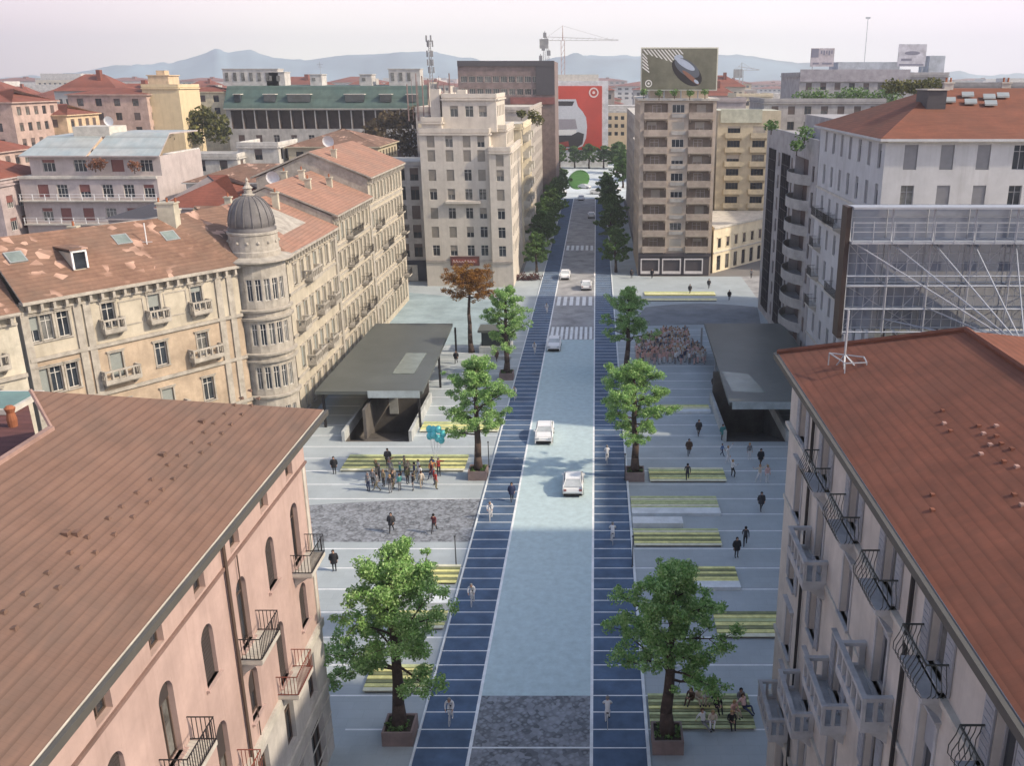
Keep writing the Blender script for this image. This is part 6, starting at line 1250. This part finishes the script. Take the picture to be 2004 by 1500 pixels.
# ------------------------------------------------------------------ people
def colr(name, c): return flat(name, c, .85)
SKIN = mat('skin', (.50, .30, .21), .6, var=.08); 
def person_mesh(J, edges):
    me = bpy.data.meshes.new('sk'); names = list(J); idx = {k: i for i, k in enumerate(names)}
    me.from_pydata([J[k][0] for k in names], [(idx[a], idx[c]) for a, c, _ in edges], []); me.update()
    ob = bpy.data.objects.new('sk', me); C.objects.link(ob); md = ob.modifiers.new('s', 'SKIN'); md.use_smooth_shade = True
    sv = me.skin_vertices[0].data
    for k in names: r = J[k][1]; sv[idx[k]].radius = (r, r) if not isinstance(r, tuple) else r
    sv[idx['pelvis']].use_root = True
    su = ob.modifiers.new('u', 'SUBSURF'); su.levels = 1; su.render_levels = 1
    dg = bpy.context.evaluated_depsgraph_get(); m2 = bpy.data.meshes.new_from_object(ob.evaluated_get(dg)); bpy.data.objects.remove(ob)
    seg = [(Vector(J[a][0]), Vector(J[c][0]), tg) for a, c, tg in edges]; mi = []
    for p in m2.polygons:
        c = p.center; best = 1e9; bt = 0
        for a, e_, tg in seg:
            ab = e_ - a; t = max(0, min(1, (c - a).dot(ab) / ab.length_squared)); dd = (c - a - ab * t).length
            if dd < best: best = dd; bt = tg
        mi.append(bt)
    # face: nose, ears, eyes
    h = Vector(J['head'][0]); f = h - Vector(J['skull'][0]); f.z = 0
    f = Vector((0, -1, 0)) if f.length < 1e-3 else f.normalized()
    m2.name = 'body'; m2.materials.clear()
    for m in (SKIN, SKIN, SKIN, SKIN, BLACK): m2.materials.append(m)
    bm = bmesh.new(); bm.from_mesh(m2)
    for fc in bm.faces: fc.material_index = mi[fc.index]
    s = Vector((-f.y, f.x, 0))
    def blob(p, r, k):
        g = bmesh.ops.create_icosphere(bm, subdivisions=1, radius=r, matrix=Matrix.Translation(p))
        for v in g['verts']:
            for fc in v.link_faces: fc.material_index = k
    blob(h + f * .105, .018, 0); blob(h + s * .09, .022, 0); blob(h - s * .09, .022, 0); blob(h + f * .085 + s * .032 + Vector((0, 0, .025)), .011, 4); blob(h + f * .085 - s * .032 + Vector((0, 0, .025)), .011, 4)
    bm.to_mesh(m2); bm.free()
    hb = MB(); hb.lathe([(.001, .135), (.06, .125), (.1, .08), (.112, .02), (.105, -.05), (.09, -.07)], 0, 0, 12)
    hb.v = [(x + h.x - f.x * .022, y + h.y - f.y * .022, z + h.z + .0) for x, y, z in hb.v]
    for i, (x, y, z) in enumerate(hb.v):   # lift the hairline above the face
        d_ = (Vector((x, y, 0)) - Vector((h.x, h.y, 0))).dot(f)
        if d_ > .045 and z < h.z + .05: hb.v[i] = (x - f.x * .05, y - f.y * .05, h.z + .055)
    return m2, hb.mesh('hair', [BLACK], smooth=True)
def skel(**o):
    J = {'pelvis': ((0, 0, .94), (.16, .12)), 'waist': ((0, 0, 1.1), (.14, .11)), 'chest': ((0, 0, 1.3), (.18, .13)), 'collar': ((0, .01, 1.43), (.11, .08)), 'neck': ((0, .005, 1.5), .055), 'head': ((0, -.02, 1.62), (.085, .095)), 'skull': ((0, -.01, 1.70), (.07, .08))}
    for s, n in ((-1, 'L'), (1, 'R')):
        J['shoulder' + n] = ((s * .19, 0, 1.41), .068); J['elbow' + n] = ((s * .25, .03, 1.14), .048); J['wrist' + n] = ((s * .25, -.05, .90), .032)
        J['hip' + n] = ((s * .095, 0, .88), .095); J['knee' + n] = ((s * .1, -.02, .49), .065); J['ankle' + n] = ((s * .1, .03, .09), .045); J['toe' + n] = ((s * .11, -.13, .04), .042)
    for k, v in o.items(): J[k] = (v, J[k][1])
    E_ = [('pelvis', 'waist', 1), ('waist', 'chest', 1), ('chest', 'collar', 1), ('collar', 'neck', 0), ('neck', 'head', 0), ('head', 'skull', 0)]
    for n in 'LR':
        s = -1 if n == 'L' else 1
        E_ += [('collar', 'shoulder' + n, 1), ('shoulder' + n, 'elbow' + n, 1), ('elbow' + n, 'wrist' + n, 1), ('pelvis', 'hip' + n, 2), ('hip' + n, 'knee' + n, 2), ('knee' + n, 'ankle' + n, 2), ('ankle' + n, 'toe' + n, 3)]
        w_ = Vector(J['wrist' + n][0]); d = (w_ - Vector(J['elbow' + n][0])).normalized(); J['palm' + n] = (tuple(w_ + d * .07), .03); E_.append(('wrist' + n, 'palm' + n, 0))
        for i, (sp_, ln) in enumerate(((-.03, .07), (-.01, .085), (.01, .08), (.03, .062))):
            p = w_ + d * .1 + Vector((0, sp_, 0)); J['k%d%s' % (i, n)] = (tuple(p), .010); J['f%d%s' % (i, n)] = (tuple(p + d * ln + Vector((-s * .015, 0, 0))), .008); E_ += [('palm' + n, 'k%d%s' % (i, n), 0), ('k%d%s' % (i, n), 'f%d%s' % (i, n), 0)]
        J['th' + n] = (tuple(w_ + d * .06 + Vector((-s * .02, -.045, 0))), .010); E_.append(('palm' + n, 'th' + n, 0))
    return J, E_
POSE = {}
POSE['stand'] = person_mesh(*skel())
POSE['walk'] = person_mesh(*skel(kneeL=(-.1, -.16, .51), ankleL=(-.1, -.30, .12), toeL=(-.1, -.45, .08), kneeR=(.1, .02, .49), ankleR=(.1, .30, .16), toeR=(.11, .2, .05), elbowR=(.25, -.06, 1.14), wristR=(.22, -.22, .95), elbowL=(-.25, .12, 1.16), wristL=(-.26, .14, .92)))
POSE['stride'] = person_mesh(*skel(kneeL=(-.1, -.22, .54), ankleL=(-.1, -.42, .14), toeL=(-.1, -.56, .12), kneeR=(.1, .1, .5), ankleR=(.1, .42, .22), toeR=(.11, .36, .09), elbowR=(.25, -.14, 1.17), wristR=(.2, -.33, 1.05), elbowL=(-.25, .2, 1.2), wristL=(-.25, .26, .98)))
POSE['point'] = person_mesh(*skel(elbowR=(.36, -.14, 1.4), wristR=(.46, -.36, 1.5), kneeL=(-.12, -.06, .5)))
POSE['arms'] = person_mesh(*skel(elbowR=(.44, -.02, 1.5), wristR=(.56, -.06, 1.74), elbowL=(-.42, -.02, 1.28), wristL=(-.6, -.1, 1.45), kneeL=(-.25, -.12, .52), ankleL=(-.36, .02, .1), toeL=(-.42, -.12, .05)))
POSE['sit'] = person_mesh(*skel(pelvis=(0, .05, .14), waist=(0, .06, .3), chest=(0, .04, .5), collar=(0, .02, .62), neck=(0, .01, .69), head=(0, -.03, .81), skull=(0, -.02, .89), shoulderL=(-.19, .02, .6), shoulderR=(.19, .02, .6), elbowL=(-.24, -.06, .36), elbowR=(.24, -.06, .36), wristL=(-.13, -.24, .38), wristR=(.13, -.24, .38),
    hipL=(-.095, 0, .12), hipR=(.095, 0, .12), kneeL=(-.12, -.36, .42), kneeR=(.12, -.34, .44), ankleL=(-.1, -.55, .08), ankleR=(.1, -.53, .08), toeL=(-.1, -.68, .04), toeR=(.1, -.66, .04)))
POSE['lounge'] = person_mesh(*skel(pelvis=(0, .05, .13), waist=(0, .12, .27), chest=(0, .2, .45), collar=(0, .26, .56), neck=(0, .27, .63), head=(0, .24, .75), skull=(0, .26, .83), shoulderL=(-.19, .25, .54), shoulderR=(.19, .25, .54), elbowL=(-.28, .36, .3), elbowR=(.28, .36, .3), wristL=(-.26, .46, .08), wristR=(.26, .46, .08),
    hipL=(-.095, 0, .12), hipR=(.095, 0, .12), kneeL=(-.12, -.42, .2), kneeR=(.12, -.38, .38), ankleL=(-.1, -.82, .08), ankleR=(.1, -.6, .08), toeL=(-.1, -.88, .18), toeR=(.1, -.74, .04)))
POSE['ride'] = person_mesh(*skel(pelvis=(0, .2, .98), waist=(0, .1, 1.12), chest=(0, -.06, 1.28), collar=(0, -.16, 1.37), neck=(0, -.21, 1.43), head=(0, -.27, 1.54), skull=(0, -.27, 1.62), shoulderL=(-.19, -.15, 1.35), shoulderR=(.19, -.15, 1.35), elbowL=(-.25, -.3, 1.16), elbowR=(.25, -.3, 1.16), wristL=(-.21, -.44, 1.03), wristR=(.21, -.44, 1.03),
    hipL=(-.09, .18, .93), hipR=(.09, .18, .93), kneeL=(-.1, -.2, .78), kneeR=(.1, -.06, .56), ankleL=(-.1, .0, .46), ankleR=(.1, .06, .18), toeL=(-.1, -.13, .42), toeR=(.1, -.08, .14)))
PC = dict(black=(.02, .02, .024), charcoal=(.045, .045, .05), brown=(.08, .05, .035), maroon=(.12, .03, .035), grey=(.2, .2, .21), navy=(.03, .04, .09), white=(.68, .68, .68), cream=(.6, .52, .42), pink=(.72, .47, .44), red=(.42, .05, .04), blue=(.09, .16, .34), salmon=(.68, .40, .33), beige=(.42, .34, .25), olive=(.12, .12, .06), teal=(.06, .22, .22), khaki=(.3, .25, .16), orange=(.6, .24, .08), yellow=(.6, .5, .16))
def pm(c): return colr('cloth_' + c, PC[c])
HAIRC = dict(black=(.015, .012, .01), brown=(.07, .035, .02), blond=(.38, .25, .11), grey=(.25, .24, .23))
def person(pose, x, y, rz, top, legs, label, z=0.0, hair='black', h=1.0, group=None, coat=False, shoes='black'):
    bm_, hm = POSE[pose]; o = link('person', bm_, None, (x, y, z), rz, (h, h, h), label=label, category='person', group=group)
    for i, m in enumerate((SKIN, pm(top), pm(legs), pm(shoes))): o.material_slots[i].link = 'OBJECT'; o.material_slots[i].material = m
    hr = link('hair', hm, o); hr.material_slots[0].link = 'OBJECT'; hr.material_slots[0].material = colr('hair_' + hair, HAIRC[hair])
    if coat:
        c = link('coat', COATM, o); c.material_slots[0].link = 'OBJECT'; c.material_slots[0].material = pm(top)
    return o
b = MB(); prof = [(.25, .66), (.255, .75), (.235, .95), (.215, 1.1), (.235, 1.28), (.21, 1.39), (.12, 1.46), (.07, 1.5)]
b.lathe(prof, 0, 0, 14); b.v = [(x * 1.05, y * .78, z) for x, y, z in b.v]
for s in (-1, 1): b.tube((s * .2, 0, 1.4), (s * .29, .03, 1.12), .09, .075, 8); b.tube((s * .29, .03, 1.12), (s * .29, -.04, .95), .075, .06, 8)
COATM = b.mesh('coat', [pm('black')], smooth=True)
def walker(u, v, rz, top, legs, lab, coat=True, pose='walk', **k):
    q = gz(u, v); return person(pose, q.x, q.y, rz, top, legs, lab, coat=coat, **k)
GW = 'dark clothed walkers on the plazas'
walker(655, 1118, .3, 'black', 'charcoal', 'person in a black coat walking alone beside the corner of the pink building', pose='stand')
walker(767, 1042, 0, 'charcoal', 'black', 'person in a charcoal coat on the dark cobbled patch, farther from the lane')
walker(850, 1044, 3.0, 'maroon', 'charcoal', 'person in a maroon coat on the dark cobbled patch, nearer the lane', coat=False, pose='stride')
walker(655, 928, .2, 'black', 'charcoal', 'person in black standing at the left end of the longest yellow platform', pose='stand')
walker(760, 912, .1, 'charcoal', 'brown', 'person in a charcoal coat behind the huddle of people on the left plaza', h=1.02)
walker(1002, 981, .2, 'navy', 'black', 'person in a navy coat walking in the left blue lane at its inner edge')
walker(893, 712, .0, 'black', 'black', 'person in black walking between the left canopy and the autumn tree')
walker(1367, 853, .1, 'charcoal', 'brown', 'person in a charcoal coat, farthest of three in a column left of the right canopy')
walker(1348, 892, .0, 'brown', 'black', 'person in a brown coat on the right plaza, middle of the three in a column')
walker(1345, 942, 3.1, 'charcoal', 'charcoal', 'person in a dark hooded jacket at the yellow platform by the second right tree', coat=False)
walker(1488, 912, .2, 'black', 'brown', 'person in a black coat in front of the right stair pit, above two pale figures')
walker(1489, 1000, .1, 'charcoal', 'charcoal', 'person in a charcoal coat alone near the corner of the cream building')
walker(1458, 1070, 3.0, 'charcoal', 'black', 'taller dark person of the pair walking beside the dark striped platform', coat=False)
walker(1441, 1092, .2, 'black', 'charcoal', 'dark person in a coat, nearer one of the pair beside the dark striped platform', pose='stand')
walker(1414, 862, .3, 'teal', 'charcoal', 'person in a dark teal coat standing at the edge of the right stair pit', pose='stand')
walker(1413, 893, 1.0, 'blue', 'navy', 'small child in blue trousers in front of the right stair pit', h=.75, coat=False)
walker(1397, 763, .1, 'black', 'black', 'person in black against the column at the left edge of the right canopy')
walker(1350, 576, .0, 'charcoal', 'charcoal', 'person on the far side street above the farther yellow strip, left of three')
walker(1387, 565, .0, 'charcoal', 'black', 'person on the far side street above the farther yellow strip, middle of three')
walker(1427, 588, .0, 'black', 'charcoal', 'person on the far side street, right of three, beyond the end of the yellow strips')
walker(1276, 545, .0, 'black', 'black', 'person in black in front of the left shop window of the tan tower')
walker(1236, 545, .0, 'charcoal', 'black', 'person near the foot of the far right street tree beside the tan tower')
walker(972, 708, .5, 'brown', 'brown', 'person in brown beside the stone bench at the kiosk')
walker(1470, 545, .0, 'grey', 'charcoal', 'person in grey at the foot of the black striped office building', coat=False)
for u, v, rz, p, tp, lg, lab in ((1424, 906, .8, 'arms', 'white', 'white', 'dancer in white with raised arm, nearest the right stair pit'), (1433, 934, 2.0, 'arms', 'white', 'black', 'dancer in a white shirt and black trousers leaning with one arm up'), (1466, 900, .3, 'stand', 'grey', 'white', 'slender person in grey and white just left of the black coated walker'), (1486, 944, 0, 'arms', 'cream', 'white', 'pale dressed child under the black coated walker, left one of two'), (1501, 945, .4, 'stand', 'pink', 'white', 'pale pink dressed child under the black coated walker, right one of two')):
    walker(u, v, rz, tp, lg, lab, coat=False, pose=p, shoes='white', hair='blond')
# the huddle on the left plaza
R = random.Random(31); tops = ['blue', 'red', 'white', 'grey', 'navy', 'black', 'beige', 'maroon', 'charcoal', 'cream', 'teal', 'olive', 'khaki']; k = 0; used = set(); spots = []
while len(spots) < 26:
    x, y = R.uniform(-20.4, -14.3), R.uniform(75.4, 80.0)
    if all(hypot(x - a, y - c) > .72 for a, c in spots): spots.append((x, y))
for x, y in spots:
    while True:
        tp, lg = R.choice(tops), R.choice(['navy', 'black', 'grey', 'charcoal', 'khaki', 'beige'])
        if (tp, lg) not in used and tp != lg: used.add((tp, lg)); break
    person(R.choice(['stand', 'walk', 'point', 'stand']), x, y, R.uniform(0, 6.28), tp, lg, 'person in a %s jacket and %s trousers in the left plaza huddle' % (tp, lg), hair=R.choice(['black', 'brown', 'blond', 'grey']), h=R.uniform(.93, 1.06), group='people huddled by the balloons on the left plaza')
BAL = mat('cyan_balloon_skin', (.12, .58, .62), .25, var=.06, spec=.5); bx, by = gz(846, 935).x, gz(846, 935).y
person('point', bx, by, .4, 'orange', 'charcoal', 'person in an orange jacket holding the bunch of cyan balloons', hair='brown')
pos = [(-.5, 0, 4.1, 'leftmost'), (-.15, .1, 4.7, 'topmost left'), (.3, 0, 4.75, 'topmost right'), (.7, .1, 4.3, 'rightmost'), (.25, -.2, 3.95, 'lowest middle'), (-.1, -.3, 4.3, 'front middle'), (.55, -.1, 3.75, 'lowest right'), (-.55, .2, 4.7, 'upper left outer')]
for dx, dy, z, w_ in pos:
    t = thing('balloon', 'cyan balloon over the huddle, the %s one of the bunch' % w_, 'balloon', (bx + .5 + dx, by + dy, 1.5), group='bunch of cyan balloons')
    b = MB(); b.ball((bx + .5 + dx, by + dy, z), .31, 12, sz=1.2); b.build('skin', BAL, t, smooth=True); b = MB(); b.tube((bx + .45, by - .35, 1.55), (bx + .5 + dx, by + dy, z - .35), .012, n=3); b.build('string', WHITE, t)
# the big crowd on the right plaza
R = random.Random(44); tops = ['pink', 'salmon', 'white', 'cream', 'pink', 'white', 'beige', 'grey', 'cream', 'white', 'navy']; spots = []; tries = 0
while len(spots) < 190 and tries < 20000:
    tries += 1; y = R.uniform(114.6, 128.5); lo = 5.6 - .0 * y; hi = 13.0; x = R.uniform(lo, hi) if y > 121 else R.uniform(lo - .3, 14.2 - max(0, y - 117) * .2)
    if y > 123 and x < 5.6 + (y - 123) * .8: continue
    if all(hypot(x - a, y - c) > .62 for a, c in spots): spots.append((x, y))
for x, y in spots:
    tp = R.choice(['salmon', 'salmon', 'pink']) if (y < 118.5 and x < 9.5 and R.random() < .6) else R.choice(tops); lg = R.choice(['black', 'beige', 'white', 'pink', 'cream', 'grey'])
    person(R.choice(['stand', 'walk', 'stand', 'point']), x, y, R.uniform(-1, 1), tp, lg, 'person in a %s top and %s trousers in the packed pinkish crowd' % (tp, lg), hair=R.choice(['brown', 'blond', 'blond', 'grey']), h=R.uniform(.92, 1.05), group='crowd in %s tops and %s trousers left of the right canopy' % (tp, lg))
# people sitting on the nearest right platform
sit = [(1352, 1373, 'sit', 'brown', 'brown', 'brown clad person sitting at the left end of the back row on the platform', 'brown'), (1367, 1372, 'sit', 'cream', 'beige', 'person in a cream top in the back row of sitters, second from the left', 'black'), (1384, 1372, 'sit', 'white', 'beige', 'person in a white top in the back row of sitters, third from the left', 'black'), (1396, 1368, 'sit', 'grey', 'navy', 'dark haired person in grey sitting at the right end of the back row', 'black'), (1404, 1388, 'sit', 'black', 'black', 'person in black sitting just in front of the back row', 'black'),
       (1449, 1374, 'sit', 'grey', 'black', 'person in a grey top sitting at the right rear of the platform', 'black'), (1458, 1388, 'lounge', 'pink', 'navy', 'person in pink reclining at the right of the platform', 'brown'), (1436, 1398, 'sit', 'salmon', 'beige', 'blond person in salmon sitting in the middle right of the platform', 'blond'), (1432, 1420, 'sit', 'black', 'black', 'person in a black dress sitting at the front of the platform', 'blond'), (1396, 1427, 'sit', 'cream', 'white', 'pale clad person sitting at the front left of the platform', 'blond'), (1380, 1428, 'lounge', 'white', 'grey', 'person in white lying beside the pale clad sitter at the front edge', 'brown')]
for u, v, p, tp, lg, lab, hr in sit: q = gz(u, v, .35); person(p, q.x, max(43.9, q.y), R.uniform(-.6, .6), tp, lg, lab, z=.35, hair=hr)
# ------------------------------------------------------------------ cyclists
def bicycle(x, y, rz, lab):
    t = thing('bicycle', lab, 'bicycle', (x, y, 0), rz, 'white bicycles in the blue lanes')
    def part(nm, b_, m, par=None): o = b_.build(nm, m, None, o=(0, 0, 0)); o.parent = par or t; o.location = (0, 0, 0); return o
    b = MB(); F_, R_ = (0, -.52, .34), (0, .52, .34)
    for a, c in (((0, .02, .3), (0, .16, .86)), ((0, .02, .3), (0, -.36, .8)), ((0, .14, .8), (0, -.36, .82)), ((0, .02, .3), R_), ((0, .14, .8), R_), ((0, -.38, .95), F_)): b.tube(a, c, .02, n=6)
    part('frame', b, WHITE); b = MB(); b.path([(-.26, -.42, 1.0), (0, -.39, 1.0), (.26, -.42, 1.0)], .018, 6); part('handlebar', b, IRON)
    b = MB(); b.box(-.07, .07, .06, .3, .87, .92); part('saddle', b, BLACK); b = MB(); b.box(.05, .15, -.05, .05, .14, .17); b.box(-.15, -.05, -.02, .08, .42, .45); b.tube((.08, .02, .3), (.08, 0, .15), .012, n=4); part('pedals', b, IRON)
    for c in (F_, R_):
        b = MB(); n = 20; b.path([(0, c[1] + .33 * cos(2 * pi * i / n), c[2] + .33 * sin(2 * pi * i / n)) for i in range(n + 1)], .018, 5)
        wv = part('wheel', b, flat('pale_tyre', (.45, .45, .45))); b = MB()
        for i in range(10): b.tube(c, (0, c[1] + .32 * cos(2 * pi * i / 10), c[2] + .32 * sin(2 * pi * i / 10)), .004, n=3)
        part('spokes', b, STEEL, wv)
    return t
k = 0
cyc = [(880, 1421, 'nearest in the left blue lane'), (923, 1188, 'second in the left blue lane, beside the nearest left tree'), (959, 1020, 'third in the left blue lane, by the dark cobbles'), (1007, 785, 'fourth in the left blue lane, past the second tree'), (1046, 694, 'fifth in the left blue lane, level with the faded zebra'), (1070, 614, 'farthest in the left blue lane'), (1189, 1428, 'nearest in the right blue lane'), (1199, 1068, 'second in the right blue lane, above the nearest right tree'), (1188, 909, 'third in the right blue lane, near the white car'), (1163, 552, 'farthest in the right blue lane')]
for u, v, lab in cyc:
    q = gz(u, v); rz = pi if u > 1150 else 0.0; o = bicycle(q.x, q.y + .5, rz, 'white bicycle ' + lab) if k == 0 else copy_tree(proto)
    if k == 0: proto = o
    o.location = (q.x, q.y + .5, 0); o.rotation_euler = (0, 0, rz); o['label'] = 'white bicycle ' + lab; k += 1
    person('ride', q.x, q.y + .5, rz, 'white', 'white', 'cyclist dressed in white riding ' + lab, hair='grey', shoes='white', group='cyclists in white')
# ------------------------------------------------------------------ the hazy air
hz = bpy.data.materials.new('haze'); hz.use_nodes = True; n_ = hz.node_tree.nodes; n_.remove(n_['Principled BSDF']); pv = n_.new('ShaderNodeVolumePrincipled')
pv.inputs['Color'].default_value = (.86, .90, .95, 1); pv.inputs['Density'].default_value = .0003; pv.inputs['Anisotropy'].default_value = .2
hz.node_tree.links.new(pv.outputs[0], n_['Material Output'].inputs['Volume'])
b = MB(); b.box(-4300, 4300, -250, 4400, -8, 215); b.build('haze', hz, kind='stuff')
print('objects', len(bpy.data.objects))
